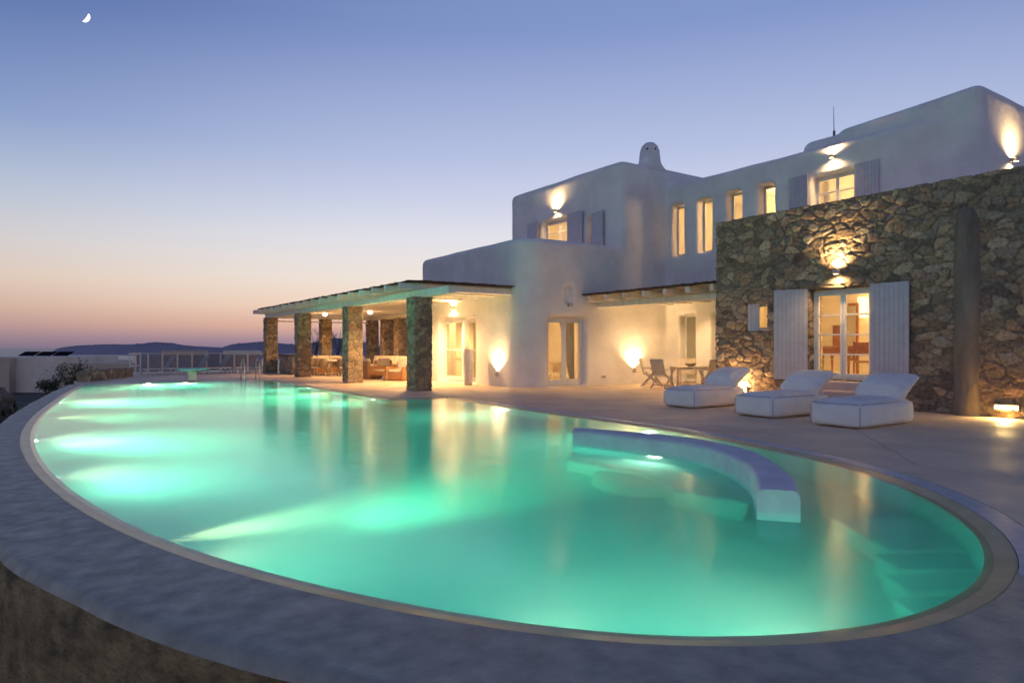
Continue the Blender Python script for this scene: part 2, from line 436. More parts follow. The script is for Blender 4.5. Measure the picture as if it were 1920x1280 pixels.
for a,b in zip(bb,ff):
    w = (b-a).normalized(); r_ = .055
    row = [(a,-.26),(a,.18-r_),(a+w*.018,.18-.018),(a+w*r_,.18),(b-w*r_,.18),(b-w*.018,.18-.018),(b,.18-r_),(b,-.26)]
    sec.append(row)
vs = [(p.x,p.y,z) for row in sec for p,z in row]
fs = [(a*8+j,(a+1)*8+j,(a+1)*8+j+1,a*8+j+1) for a in range(NB-1) for j in range(7)]+[tuple(range(8)),tuple((NB-1)*8+j for j in range(8))]
M_BENCH = mat('bench_plaster', (.60,.60,.66), (.5,.5,.56), .6, 3, 8, .3, 12)
ob = mesh_obj('curved_bench', vs, fs, M_BENCH, pool)
bm = bmesh.new(); bm.from_mesh(ob.data); bmesh.ops.recalc_face_normals(bm, faces=bm.faces); bm.to_mesh(ob.data); bm.free()
for p in ob.data.polygons: p.use_smooth = True
ob.data.set_sharp_from_angle(angle=R(50))
# submerged seat inside the bench and a round submerged stool
vs = []; 
SB = bb[:36]; SF = ff[:36]
for k,(a,b) in enumerate(zip(SB,SF)):
    w = (b-a).normalized(); c = b+w*(.75*min(1,(35-k)/8+.1))
    for p,z in ((b,-.70),(c-w*.06,-.70),(c,-.75),(c,DEPTH+.02)): vs.append((p.x,p.y,z))
fs = [(a*4+j,(a+1)*4+j,(a+1)*4+j+1,a*4+j+1) for a in range(35) for j in range(3)]+[(0,1,2,3),tuple(35*4+j for j in range(4))]
mesh_obj('submerged_seat', vs, fs, M_BASIN, pool)
st = MB(); c = onZ(1215,905,-.3); st.lathe([(.01,-.85),(.55,-.85),(.68,-.92),(.72,DEPTH+.02)], 28, (c.x,c.y,0)); st.build('submerged_stool', M_BASIN, pool, True)
# submerged steps at the right end
Rv = Vector((.83,-.5577,0)); Fv = Vector((.5577,.83,0))
for k in range(5):
    s_ = MB(); zt = -.82-.08*k
    M = Matrix(((Rv.x,Fv.x,0,0),(Rv.y,Fv.y,0,0),(0,0,1,0),(0,0,0,1)))
    s_.box(3.05-.12*k,4.2,5.55-.36*k,5.55-.36*k+.362+(0 if k else .6), DEPTH+.01+.003*k, zt, M, .02)
    # trimmed to the pool outline
    o = s_.build('submerged_step', M_BASIN, pool)
    inside = POOL
# water body
wl = off(.058); lo_ = -.026
bm = bmesh.new()
top = [bm.verts.new((p.x,p.y,lo_)) for p in wl]; bot = [bm.verts.new((p.x,p.y,DEPTH-.05)) for p in wl]
for L0 in (top,bot):
    es = [bm.edges.new((L0[i],L0[(i+1)%NP])) for i in range(NP)]
    bmesh.ops.triangle_fill(bm, edges=es, use_beauty=True, normal=(0,0,1))
for i in range(NP): bm.faces.new((top[i],top[(i+1)%NP],bot[(i+1)%NP],bot[i]))
bmesh.ops.recalc_face_normals(bm, faces=bm.faces)
me = bpy.data.meshes.new('water'); bm.to_mesh(me); bm.free(); me.materials.append(M_WATER)
water = bpy.data.objects.new('water', me); COL.objects.link(water); tag(water, kind='structure')

# underwater lamps, some added as hidden fill: (position near wall, energy)
def pool_lamp(x, y, e, z=-.42, ang=150, down=.18):
    i = nearest(x,y); n = -NRM[i]; p = POOL[i]
    c = Vector((p.x+n.x*.02, p.y+n.y*.02, z)); d = Vector((n.x,n.y,-down)).normalized()
    m = MB(); q = Vector((n.x,n.y,0)).to_track_quat('Z','Y').to_matrix().to_4x4()
    m.lathe([(.001,.03),(.07,.028),(.085,.015),(.09,0)], 16)
    m.bm.transform(Matrix.Translation(c)@q)
    m.build('underwater_lamp', E_POOL, pool, True)
    spot(c+d*.08, d, e, ang, (1,.90,.55), 1, .09)
PE = 1.75
for a in [(1.1,5.4,60),(-.37,13.2,420),(.25,21.8,520),(1.0,5.6,2400),(4.6,30.9,420),(7.6,24.5,360),(7.5,18.2,260),(8.9,13.5,190),(-.2,9.4,260),(8.8,8.6,190),(3.3,2.05,75),(2.1,2.9,45)]:  # last two added out of view on the near wall to brighten the water
    pool_lamp(a[0],a[1],a[2]*PE, ang=150, down=.18) if a[2] < 2000 else None
# narrow underwater beams skimming across the basin floor
for bx,by,tx_,ty_,en,an_ in ((.60,5.9,5.6,7.6,3300,40),(-.1,12.4,6,12.4,600,100),(-.1,17.0,6,18.0,600,110),(.45,22.0,6,21.0,1500,120),(3.2,30.9,3.6,24,1500,120),(7.6,22,4,20,1600,110)):
    i_ = nearest(bx,by); b_ = POOL[i_]-NRM[i_]*.16; a_ = Vector((b_.x,b_.y,-.35)); spot(a_, (Vector((tx_,ty_,DEPTH))-a_).normalized(), en, an_, (1,.83,.38), 1, .05)
# lamps under the curved bench, shining over the seat
for k in (12,):
    a,b = bb[k],ff[k]; w = (b-a).normalized(); c = Vector((b.x-w.x*.22,b.y-w.y*.22,-.36))
    spot(c+Vector((w.x,w.y,0))*.05, (w.x,w.y,-.35), 25*PE, 160, (1,.92,.6), 1, .12)

# ================================================================ TERRACE, GROUND, SEA
ring = [O2[i] for i in houseidx]
rimend = RIMOUT[0]
deck_loop = [(p.x,p.y) for p in ring]+[(O1[iE].x,O1[iE].y)]+[(rimend.x,rimend.y),(6.2,-3.2),(7,-9),(32,-9),(32,44),(3.5,44),(3.2,40),(.7,34),(RIMOUT[-1].x,RIMOUT[-1].y),(O1[0].x,O1[0].y)]
deck = fill_poly('terrace', deck_loop, 0, M_DECK); tag(deck, kind='structure')
# terrace edge down to the hillside
def skirt(name, pts, z0, z1, matl, kind='structure'):
    vs = []; fs = []
    for k,p in enumerate(pts): vs += [(p[0],p[1],z0),(p[0],p[1],z1)]
    for k in range(len(pts)-1): fs.append((2*k,2*k+2,2*k+3,2*k+1))
    o = mesh_obj(name, vs, fs, matl); tag(o, kind=kind); return o
skirt('terrace_edge', [(32,44),(3.5,44),(3.2,40),(.7,34),(RIMOUT[-1].x,RIMOUT[-1].y)], 0, -3.2, M_WALLOUT)
# control joints scored in the terrace
jm = MB()
for a,b in (((8.6,4.1),(15.6,9.9)),((9.6,6.2),(9.9,9.0)),((10.3,3.0),(14.9,3.6))):
    a = Vector(a); b = Vector(b); n = 26; prev = None
    for k in range(n+1):
        p = a.lerp(b,k/n)+Vector((noise.noise(Vector((k*.9,a.x,0))),noise.noise(Vector((k*.9,a.y,7)))))*.035
        if prev is not None: jm.bar((prev.x,prev.y,.003),(p.x,p.y,.003),.005,.002)
        prev = p
j = jm.build('terrace_joint', mat('joint_line',(.22,.18,.15))); tag(j, kind='structure')  # joints drawn as thin strips darker than the screed
# lower paving at the foot of the rim wall, hillside, sea
pv = [(p.x,p.y) for k,p in enumerate(RIMOUT) if k > 0 and p.y < 14]
out = fill_poly('lower_path', [(6.2,-3.2),(6.0,-9),(-12,-9),(-12,14)]+[(x+.03,y) for x,y in reversed(pv)], -.82, M_PAVE); tag(out, kind='structure')
def terr_h(x, y):
    r_ = math.hypot(x,y)
    z = -2.6-.6*noise.noise(Vector((x*.05,y*.05,0)))
    if r_ > 95: z -= (r_-95)*.09
    z += .35*noise.fractal(Vector((x*.2,y*.2,3)),1,2,4)
    if y < 13 and x > -14: z = min(z,-1.4)
    return max(z,-95)
vs = []; fs = []; rad = [0,6,12,18,24,30,36,42,50,58,66,75,85,95,110,130,160,200,260,340,450,600,800,1000,1200]; na = 120
for r_ in rad:
    for k in range(na):
        a = 2*math.pi*k/na; vs.append((r_*math.cos(a),r_*math.sin(a),terr_h(r_*math.cos(a),r_*math.sin(a))))
for i in range(len(rad)-1):
    for k in range(na): fs.append((i*na+k,i*na+(k+1)%na,(i+1)*na+(k+1)%na,(i+1)*na+k))
tag(mesh_obj('hillside', vs, fs, M_TERR, smooth=True), kind='structure')
vs = [(0,0,-80)]+[(90000*math.cos(k*math.pi/40),90000*math.sin(k*math.pi/40),-80) for k in range(80)]
tag(mesh_obj('sea', vs, [(0,1+k,1+(k+1)%80) for k in range(80)], M_SEA), kind='structure')
def island(pts, T, depth, name='island'):
    vs = []; fs = []; rows = 9; xs = []
    for (x0,y0),(x1,y1) in zip(pts,pts[1:]):
        for k in range(6): xs.append((x0+(x1-x0)*k/6, y0+(y1-y0)*k/6))
    xs.append(pts[-1])
    for i,(x,y) in enumerate(xs):
        d = ray(x, HZ); h = (HZ-y)/FL*T+EYE+80
        h *= 1+.03*noise.fractal(Vector((i*.35,T*.001,0)),1,2,3)
        for r_ in range(rows):
            f = r_/(rows-1); s_ = math.sin(f*math.pi)**.8
            t = T+(f-.5)*depth
            hh = -85+max(0,h+5)*s_*(1 if r_==rows//2 else 1+.18*noise.noise(Vector((i*.6,r_*1.7,2))))
            vs.append((d.x*t,d.y*t,hh))
    for i in range(len(xs)-1):
        for r_ in range(rows-1): fs.append((i*rows+r_,(i+1)*rows+r_,(i+1)*rows+r_+1,i*rows+r_+1))
    tag(mesh_obj(name, vs, fs, M_HILL, smooth=True), kind='structure')
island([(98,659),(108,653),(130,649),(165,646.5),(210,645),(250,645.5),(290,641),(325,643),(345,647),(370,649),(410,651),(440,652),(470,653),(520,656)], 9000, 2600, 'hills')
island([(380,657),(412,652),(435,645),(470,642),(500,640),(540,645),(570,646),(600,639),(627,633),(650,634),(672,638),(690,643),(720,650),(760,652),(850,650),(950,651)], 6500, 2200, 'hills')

# ================================================================ VILLA
villa = empty('villa', (17,19,0), 0, 'large white rounded two storey villa with lit windows and a rubble stone wing', 'villa')
villa.location = (0,0,0)
XC, YC, XD, XB, XS = 13.5, 19.4, 18.1, 20.6, 15.8
def boxmesh(boxes, prisms=()):
    m = MB()
    for b in boxes: m.box(*b)
    for foot,z0,z1 in prisms:
        lo = [m.bm.verts.new((x,y,z0)) for x,y in foot]; hi = [m.bm.verts.new((x,y,z1)) for x,y in foot]
        m.bm.faces.new(lo); m.bm.faces.new(hi)
        for i in range(len(foot)): m.bm.faces.new((lo[i],lo[(i+1)%len(foot)],hi[(i+1)%len(foot)],hi[i]))
    bmesh.ops.recalc_face_normals(m.bm, faces=m.bm.faces)
    return m
def rounded_foot(x0,x1,y0,y1,r):
    f = []
    for cx,cy,a0 in ((x1-r,y0+r,-90),(x1-r,y1-r,0),(x0+r,y1-r,90),(x0+r,y0+r,180)):
        rr = r
        for k in range(7):
            a = R(a0+90*k/6); f.append((cx+rr*math.cos(a),cy+rr*math.sin(a)))
    return f
# window geometry on the facades
nw = [(1257,1281),(1306,1334),(1360,1390),(1419,1451)]
NW = [(onX(b,430,XB).y, onX(a,430,XB).y) for a,b in nw]     # (y low, y high)
BW = (onX(1603,350,XB).y, onX(1521,350,XB).y)
DW = (onX(1067,430,XD).y, onX(1015,430,XD).y)
DW2 = (onX(1113,430,XD).y, onX(1100,430,XD).y)
CD = (onX(891,650,XC).y, onX(823,650,XC).y)                  # door on pool side
FD = (onY(1029,650,YC).x, onY(1099,650,YC).x)                # french door on camera side
NI = (onY(1061,550,YC).x, onY(1075,550,YC).x)
print('win', NW, BW, DW, DW2, CD, FD, NI)
def bevbox(b, bev):
    m = MB(); m.box(*b, None, bev, 5); return m
def bevprism(foot, z0, z1, bev, allv=False):
    m = MB(); lo = [m.bm.verts.new((x,y,z0)) for x,y in foot]; hi = [m.bm.verts.new((x,y,z1)) for x,y in foot]
    m.bm.faces.new(list(reversed(lo))); m.bm.faces.new(hi)
    for i in range(len(foot)): m.bm.faces.new((lo[i],lo[(i+1)%len(foot)],hi[(i+1)%len(foot)],hi[i]))
    bmesh.ops.recalc_face_normals(m.bm, faces=m.bm.faces)
    es = [e for e in m.bm.edges if all(v.co.z > z1-.001 for v in e.verts) or (allv and abs(e.verts[0].co.z-e.verts[1].co.z) > .1)]
    bmesh.ops.bevel(m.bm, geom=es, offset=bev, segments=5, affect='EDGES', profile=.5); return m
solid_parts = [bevbox((XD,26,YC,27.1,-.3,8.65),.24), bevbox((XB,26.2,8.35,YC+.33,-.35,7.95),.22), bevbox((21.0,24.5,12.3,13.75,6.5,8.35),.28),
    bevprism(rounded_foot(XC,23,YC+.001,27.9,.95),-.1,5.3,.22),
    bevprism([(20.5,8.1),(26.4,8.1),(26.4,12.9),(21.15,12.6)],3.4,8.52,.28,True)]
cut = [(13.95,XD,19.9,27.4,4.55,6.0),                                   # terrace behind the parapet
       (14.05,20,19.95,27.35,.02,3.3),                                  # ground floor room
       (18.65,22.5,20.0,26.6,4.6,8.1),                                  # upper left room
       (21.1,24,13.2,19.35,4.3,7.5),                                     # corridor behind the narrow windows
       (21.1,25,8.8,12.9,4.3,7.6),                                      # room behind the shutter window
       (21.1,24,14.0,19.0,.02,3.2),                                     # room behind the covered recess
       (XC-1,14.3,CD[0],CD[1],.02,2.62),(FD[0],FD[1],YC-1,20.2,.02,2.52),
       (NI[0],NI[1],YC-1,YC+.22,3.0,3.62),
       (XB-1,21.3,18.0,18.75,.02,2.75),(XB-1,21.3,15.9,17.2,.02,2.75),
       (XD-1,18.9,DW[0],DW[1],5.2,onX(1045,410,XD).z),(XD-1,18.9,DW2[0],DW2[1],5.2,onX(1106,404,XD).z),
       (XB-1,21.3,BW[0],BW[1],4.6,onX(1565,322,XB).z)]
for (a,b),zt,zb in zip(NW,(386,375,361,348),(480,477,0,0)):
    z1 = onX(nw[NW.index((a,b))][0],zt,XB).z; cut.append((XB-1,21.3,a,b,z1-2.05,z1))
wall = solid_parts[0].build('wall', M_STUCCO, villa)
def mod(o, t, **k):
    m = o.modifiers.new(t, t)
    for a,b in k.items(): setattr(m,a,b)
def bake(o):
    dg = bpy.context.evaluated_depsgraph_get(); dg.update()
    me = bpy.data.meshes.new_from_object(o.evaluated_get(dg)); o.modifiers.clear(); o.data = me
others = [(p.build('wall_piece',M_STUCCO),'UNION') for p in solid_parts[1:]]+[(boxmesh([b]).build('wall_piece',M_STUCCO),'DIFFERENCE') for b in cut]
for o_,op in others: mod(wall,'BOOLEAN',operation=op,object=o_,solver='EXACT')
bake(wall)
for o_,op in others: bpy.data.objects.remove(o_)

mod(wall,'REMESH',mode='VOXEL',voxel_size=.065,adaptivity=0)
mod(wall,'SMOOTH',factor=.6,iterations=9)
bake(wall)
print('wall verts', len(wall.data.vertices))
for v in wall.data.vertices:
    p = v.co; v.co = p+Vector((noise.noise(p*.9),noise.noise(p*.9+Vector((9,0,0))),noise.noise(p*.8+Vector((0,9,0)))))*.022
for p in wall.data.polygons: p.use_smooth = True
wall.data.materials.clear(); wall.data.materials.append(M_STUCCO)
# floors
f_ = MB(); f_.box(13.9,20.2,19.8,27.5,.0,.045); f_.build('room_floor', M_ROOM, villa)
# chimney
ch = MB(); cz = 8.2
ch.lathe([(.30,.0),(.70,.34),(.57,.46),(.48,.58),(.43,.74),(.41,.95),(.385,1.15),(.32,1.33),(.19,1.46),(.001,1.51)], 32, (20.03,YC+.42,cz))
for v in ch.bm.verts:
    if v.co.y < YC-.02 and v.co.z < cz+.8: v.co.y = YC-.02
ch.build('chimney', M_STUCCO, villa, True)
for ang in (-150,-100,-40,30):
    a = R(ang); p = Vector((20.03+.375*math.cos(a),YC+.42+.375*math.sin(a),cz+1.15)); d = Vector((math.cos(a),math.sin(a),.25)).normalized()
    chh = MB(); chh.tube([p-d*.03,p+d*.012],.042,12); chh.build('smoke_hole', M_DARK, villa)
an = MB(); p = onX(1564,240,21.6); an.tube([p+Vector((0,0,-.3)),p+Vector((0,.02,.72))],.018,6,.008); an.box(p.x-.03,p.x+.03,p.y-.03,p.y+.03,p.z-.3,p.z-.1)
a_ = an.build('antenna', mat('antenna_metal',(.15,.15,.17),None,.5), villa)

def window(name, origin, rot, w, h, leaves=2, rows=2, fr=.06, dep=.06, matl=M_FRAME, glass=True, name_p='pane', sash=.055):
    root = MB()
    def fb(x0,x1,z0,z1,y0=0,y1=dep): root.box(x0,x1,y0,y1,z0,z1,None,.004,1)
    fb(0,fr,0,h); fb(w-fr,w,0,h); fb(fr,w-fr,h-fr,h); fb(fr,w-fr,0,fr*.8)
    lw = (w-2*fr)/leaves
    for k in range(leaves):
        x0 = fr+lw*k; x1 = x0+lw; y0,y1 = -.012,dep-.016
        g = .004
        fb(x0+g,x0+sash,fr*.8+g,h-fr-g,y0,y1); fb(x1-sash,x1-g,fr*.8+g,h-fr-g,y0,y1)
        fb(x0+sash,x1-sash,h-fr-sash,h-fr-g,y0,y1); fb(x0+sash,x1-sash,fr*.8+g,fr*.8+sash*1.3,y0,y1)
        for r_ in range(1,rows):
            z = fr*.8+sash+(h-fr*1.8-2*sash)*r_/rows; fb(x0+sash,x1-sash,z-.02,z+.02,y0+.006,y1-.006)
    f = root.build(name, matl, villa, False, origin, rot)
    if glass:
        for k in range(leaves):
            x0 = fr+lw*k; x1 = x0+lw; g = MB(); g.box(x0+sash-.005,x1-sash+.005,dep*.35,dep*.35+.006,fr*.8+sash,h-fr-sash)
            g.build(name_p, M_GLASS, f)
    return f
def shutter(origin, rot, w, h, boards=6, parent=villa, hinge_side=0, name='shutter'):
    m = MB(); bw_ = w/boards
    for k in range(boards): m.box(k*bw_+.002,(k+1)*bw_-.002,0,.03,0,h,None,.003,1)
    m.box(.02,w-.02,.027,.05,.12,.2); m.box(.02,w-.02,.027,.05,h-.22,h-.14)
    o = m.build(name, M_SHUT, parent, False, origin, rot)
    for z in (.16,h-.18):
        hg = MB(); hg.box(.0,.10,-.008,.0,z-.015,z+.015); hg.build('hinge', M_LAMPM, o)
    return o
RX = R(-90)
# narrow windows
for k,(a,b) in enumerate(NW):
    z1 = cut[-4+k][5]; window('window', (XB+.42,b+.03,z1-2.05), RX, b-a+.06, 2.05, 1, 1, .05)
BT = onX(1565,322,XB).z; window('window', (XB+.3,BW[1]+.03,4.6), RX, BW[1]-BW[0]+.06, BT-4.6, 2, 5, .08)
DT = onX(1045,410,XD).z; window('window', (XD+.3,DW[1]+.03,5.2), RX, DW[1]-DW[0]+.06, DT-5.2, 2, 4, .08)
D2T = onX(1106,404,XD).z; window('window', (XD+.3,DW2[1]+.02,5.2), RX, DW2[1]-DW2[0]+.04, D2T-5.2, 1, 4, .05)
# upper shutters (right and left of the openings)
yR = onX(1649,320,XB).y; shutter((XB-.07,BW[0]-.01,4.7), RX, BW[0]-yR, BT-4.62, 7)
yL = onX(1483,340,XB).y; shutter((XB-.12,yL,4.7), RX+R(-6), yL-BW[1], BT-4.62, 7)
y_ = onX(1095,430,XD).y; shutter((XD-.12,DW[0]-.01,5.25), RX, DW[0]-y_, DT-5.2, 6)
y_ = onX(993,430,XD).y; shutter((XD-.14,y_,5.25), RX+R(-5), y_-DW[1], DT-5.2, 6)
y_ = onX(1134,430,XD).y; shutter((XD-.12,DW2[0]-.01,5.25), RX, DW2[0]-y_, D2T-5.2, 5)
# pool side door: left leaf glazed and closed, right leaf folded open
wd = CD[1]-CD[0]
window('door', (XC+.28,CD[1]+.05,.05), RX, wd*.56+.05, 2.56, 1, 2, .09, .07, sash=.09)
window('door', (XC+.30,CD[1]-wd*.56-.05,.05), R(-35), .95, 2.50, 1, 2, .05, .05, sash=.08)
pl = MB(); pl.box(XC+.28,XC+.36,CD[0]-.03,CD[0]+.09,.05,2.6); pl.box(XC+.28,XC+.36,CD[0]+.09,CD[1]-wd*.56-.06,2.5,2.6); pl.build('door_frame', M_FRAME, villa)
wF = FD[1]-FD[0]
window('door', (FD[0]-.03,YC+.24,.05), 0, wF+.06, 2.46, 2, 1, .09, .07, sash=.10)
# recess windows
window('window', (XB+.3,18.78,.05), RX, .81, 2.7, 1, 1, .07)
window('window', (XB+.3,17.23,.05), RX, 1.36, 2.7, 2, 1, .07)
# upper terrace bench block seen above the parapet
# stone wing
DOOR = (8.52,10.12,.62,2.86); SW = (11.3,12.0,1.84,2.64)
stone_box('stone_wall', (XS,3.0,0), (XS+.55,13.0,4.97), .026, villa, [DOOR,SW], .034, (.33,.31,.175))
# wing interior and roof
rm = MB()
rm.box(16.36,20.45,4.4,12.92,.50,.62); rm.box(16.36,20.45,4.4,12.92,3.55,3.7); rm.box(20.4,20.55,4.4,12.92,.62,3.55)
rm.box(16.36,20.4,4.25,4.4,.5,3.7); rm.box(16.36,20.4,12.78,12.93,.62,3.55)
rm.box(16.37,16.45,10.14,12.78,.62,1.82); rm.box(16.37,16.45,4.4,8.48,.62,3.55); rm.box(16.37,16.45,8.48,12.78,2.9,3.55)
rm.box(17.7,17.82,11.5,12.78,.62,3.55)
rm.build('interior_wall', M_PLASTER, villa)
rf = MB(); rf.box(16.3,XB+.02,2.9,12.95,4.1,4.25); rf.build('flat_roof', M_STUCCO, villa)
sw = MB(); sw.box(16.36,XB+.05,12.93,13.0,-.05,4.6); sw.build('side_wall', M_STUCCO, villa)
sw = MB(); sw.box(16.3,26,2.8,3.0,-.05,4.4); sw.build('side_wall', M_STUCCO, villa)
# engaged grey column
cc = onX(1813,600,XS); col = MB(); col.lathe([(.29-.04*min(1,k/8)-(0 if k<54 else (k-54)**2*.0045),-.02+4.4*k/60) for k in range(60)]+[(.001,4.39)], 40, (XS+.06,cc.y,0))
for v in col.bm.verts: v.co += noise.noise_vector(v.co*1.9)*.035+noise.noise_vector(v.co*9)*.008
col.build('buttress', M_COLUMN, villa, True)
# door and window of the wing
window('door', (XS+.2,DOOR[1]-.02,DOOR[2]), RX, DOOR[1]-DOOR[0]-.04, DOOR[3]-DOOR[2]-.02, 2, 4, .07, .07, sash=.075)
window('window', (XS+.24,SW[1]-.02,SW[2]), RX, SW[1]-SW[0]-.04, SW[3]-SW[2]-.02, 1, 1, .05)
ln = MB(); ln.box(XS-.02,XS+.22,DOOR[0]-.12,DOOR[1]+.22,2.95,3.08,None,.01); ln.build('lintel', M_COLUMN, villa)
sr = shutter((XS-.09,DOOR[0]-.02,DOOR[2]-.02), RX, .86, 2.28, 8)
sl_ = shutter((XS-.42,DOOR[1]+.70,DOOR[2]-.02), RX+R(29), .80, 2.28, 8)
ss = shutter((XS+.03,SW[1]-.05,SW[2]+.02), RX+R(14), .33, .74, 3)
stp = MB()
for k,(d,y1) in enumerate(((1.05,11.0),(.70,10.5),(.36,10.3))): stp.box(XS-d,XS-.0,8.15,y1,.004+.0*k,.2*(k+1),None,.03)
stp.build('doorstep', mat('pale_screed',(.55,.45,.40),(.46,.37,.33),.7,2,6,.2,12), villa)
# small details
sk = onY(1130,706,YC); s_ = MB(); s_.box(sk.x-.05,sk.x+.05,YC-.03,YC+.02,sk.z-.05,sk.z+.05,None,.01); s_.build('socket', M_LAMPM, villa); s_ = MB(); s_.box(sk.x+.08,sk.x+.16,YC-.03,YC+.02,sk.z-.05,sk.z+.05,None,.01); s_.build('socket', M_LAMPM, villa)

# interiors (own things)
def simple(name, mb, matl, label, cat, group=None, smooth=False, loc=None, rz=None):
    o = mb.build(name, matl, None, smooth, loc, rz); tag(o,label,cat,group); return o
tb = empty('console_table', (18.1,10.35,.62), 0, 'orange brown wooden table with turned legs behind the stone wing door', 'table')
m = MB(); m.box(-.3,.3,-.95,.75,.78,.83,None,.01); m.box(-.26,.26,-.9,.7,.6,.775); m.build('tabletop', M_WOOD, tb)
for x,y in ((-.24,-.86),(.24,-.86),(-.24,.66),(.24,.66),(-.24,-.1)):
    m = MB(); m.lathe([(.045,.6),(.045,.5),(.02,.47),(.04,.40),(.03,.25),(.02,.12),(.035,.06),(.02,0)],12,(x,y,0)); m.build('leg', M_WOOD, tb, True)
mi = empty('standing_mirror', (19.6,11.15,.62), 0, 'tall narrow dark wooden mirror beyond the wooden table', 'mirror')
m = MB()
for b in ((-.03,.03,-.2,-.14,0,2.1),(-.03,.03,.14,.2,0,2.1),(-.03,.03,-.14,.14,2.02,2.1),(-.03,.03,-.14,.14,.4,.48)): m.box(*b)
m.build('frame', M_WOOD, mi); m = MB(); m.box(-.01,.01,-.14,.14,.48,2.02); m.build('mirror_glass', M_STEEL, mi)
lp = MB(); lp.lathe([(.14,-.3),(.14,.3)],16); simple('glowing_wall_shade', lp, E_SHADE, 'glowing cylindrical paper shade inside the stone wing', 'lamp', None, True, (20.2,11.15,2.62))
wr = empty('wooden_chair', (17.2,9.5,.62), R(30), 'dark wooden chair with basket seat inside the stone wing door', 'chair')
m = MB(); m.box(-.22,.22,-.22,.22,.4,.45); m.build('seat', M_WICK, wr)
for x,y in ((-.2,-.2),(.2,-.2),(-.2,.2),(.2,.2)):
    m = MB(); m.box(x-.02,x+.02,y-.02,y+.02,0,.4 if x<0 else .95); m.build('leg', M_WOOD, wr)
m = MB(); m.box(.18,.22,-.18,.18,.75,.92); m.build('backrest', M_WOOD, wr)
pb = MB(); pb.box(20.35,20.39,11.85,12.2,1.45,2.1); simple('picture', pb, M_WOOD, 'small brown framed picture on the lit wing wall', 'picture')
# orange square picture in the upper room behind shutter window
us = MB(); us.box(-.02,.02,-.28,.28,-.3,.3); simple('orange_picture', us, mat('orange_canvas',(.75,.25,.06),(.6,.2,.05),.8,4), 'orange panel glimpsed through the upper shuttered window', 'picture', None, False, (24.6,onX(1583,336,24.6).y,onX(1583,336,24.6).z))
# curtains
def curtain(x0,x1,y,z0,z1,label,top_in=0,axis='x'):
    vs=[];fs=[];nx_=40;nz_=14
    for i in range(nx_+1):
        for j in range(nz_+1):
            u=i/nx_;v=j/nz_
            w0 = x0+(x1-x0)*u*(1-top_in*(1-v)**1.2*.75)
            ya = y+.035*math.sin(u*42)
            vs.append((w0,ya,z0+(z1-z0)*v) if axis=='x' else (ya,w0,z0+(z1-z0)*v))
    for i in range(nx_):
        for j in range(nz_): a=i*(nz_+1)+j; fs.append((a,a+nz_+1,a+nz_+2,a+1))
    o=mesh_obj('curtain',vs,fs,M_CURT,None,True); tag(o,label,'curtain'); return o
curtain(FD[1]-.05,FD[0]+wF*.52,YC+.62,.08,2.6,'white curtain swept aside behind the corner french door',1.0)
curtain(CD[1]-.1,CD[1]-1.9,XC+.75,.08,2.6,'pale curtain behind the closed leaf of the pool side door',0,'y')
# chairs seen in the ground floor room
def armch(loc, rz, label):
    e = empty('tub_chair', loc, rz, label, 'chair', 'dark chairs inside the corner room')
    m = MB(); m.box(-.28,.28,-.28,.28,.38,.46,None,.03); m.build('seat', M_TEAK, e)
    m = MB(); m.lathe([(.30,.46),(.31,.62),(.33,.78)],16,(0,0,0),R(0),R(180)); m.build('backrest', M_TEAK, e)
    for x,y in ((-.22,-.22),(.22,-.22),(-.22,.22),(.22,.22)):
        m = MB(); m.bar((x*.8,y*.8,.38),(x*1.2,y*1.2,0),.03,.03); m.build('leg', M_TEAK, e)
armch((15.6,21.6,.045), R(200), 'left dark tub chair seen through the corner french door')
armch((16.9,21.9,.045), R(160), 'right dark tub chair seen through the corner french door')
m = MB(); m.lathe([(.10,0),(.16,.05),(.13,.28),(.18,.34)],16); simple('table_lamp', m, E_SHADE, 'small glowing table lamp inside the corner room', 'lamp', None, True, (15.6,23.5,.75))
m = MB(); m.box(-.3,.3,-.3,.3,.68,.7); m.box(-.03,.03,-.03,.03,0,.68); m.box(-.2,.2,-.2,.2,0,.03); simple('side_table', m, M_TEAK, 'small table carrying a glowing lamp inside the corner room', 'table', None, False, (15.6,23.5,.045))
m = MB(); m.box(14.15+5.75,14.15+5.8,22.0,23.0,1.2,2.2); simple('picture', m, M_WOOD, 'framed picture on the far wall of the corner room', 'picture')

# ================================================================ WALL LAMPS
def wall_lamp(pos, nrm, label, up=60, dn=30, size=1.0, G=2.6):
    p = Vector(pos); n = Vector(nrm); rot = math.atan2(n.y,n.x)
    e = empty('wall_lamp', p, rot, label, 'wall lamp', 'up and down wall lamps on the villa')
    m = MB(); m.box(-.02,.03,-.05*size,.05*size,-.05,.05,None,.008); m.bar((.02,0,0),(.06,0,0),.025,.025); m.build('bracket', M_LAMPM, e)
    m = MB(); m.lathe([(.035,-.05),(.07,-.055),(.078,-.0),(.07,.055),(.035,.05)],16,(.12,0,0)); m.build('lamp_shade', M_LAMPM, e, True)
    for zb in (.059,-.059):
        m = MB(); m.lathe([(.001,zb*1.05),(.055,zb*.95)],14,(.12,0,0)); m.build('bulb', E_BULB, e, True)
    spot((.12,0,.075),(-.18,0,1),up*G,158,(1,.64,.28),1,.05,e); spot((.12,0,-.075),(-.18,0,-1),dn*G,158,(1,.64,.28),1,.05,e)
    return e
WEST, SOUTH = (-1,0,0), (0,-1,0)
wall_lamp(onX(1045,396,XD-.01), WEST, 'twin beam wall lamp above the upper left shuttered window', 130, 45)
wall_lamp(onX(1563,294,XB-.02), WEST, 'twin beam wall lamp above the upper right shuttered window', 110, 60)
q = onY(1897,300,8.1); wall_lamp((22.3,8.08,onY(1895,301,8.1).z), SOUTH, 'twin beam wall lamp on the far right side wall of the villa', 150, 50)
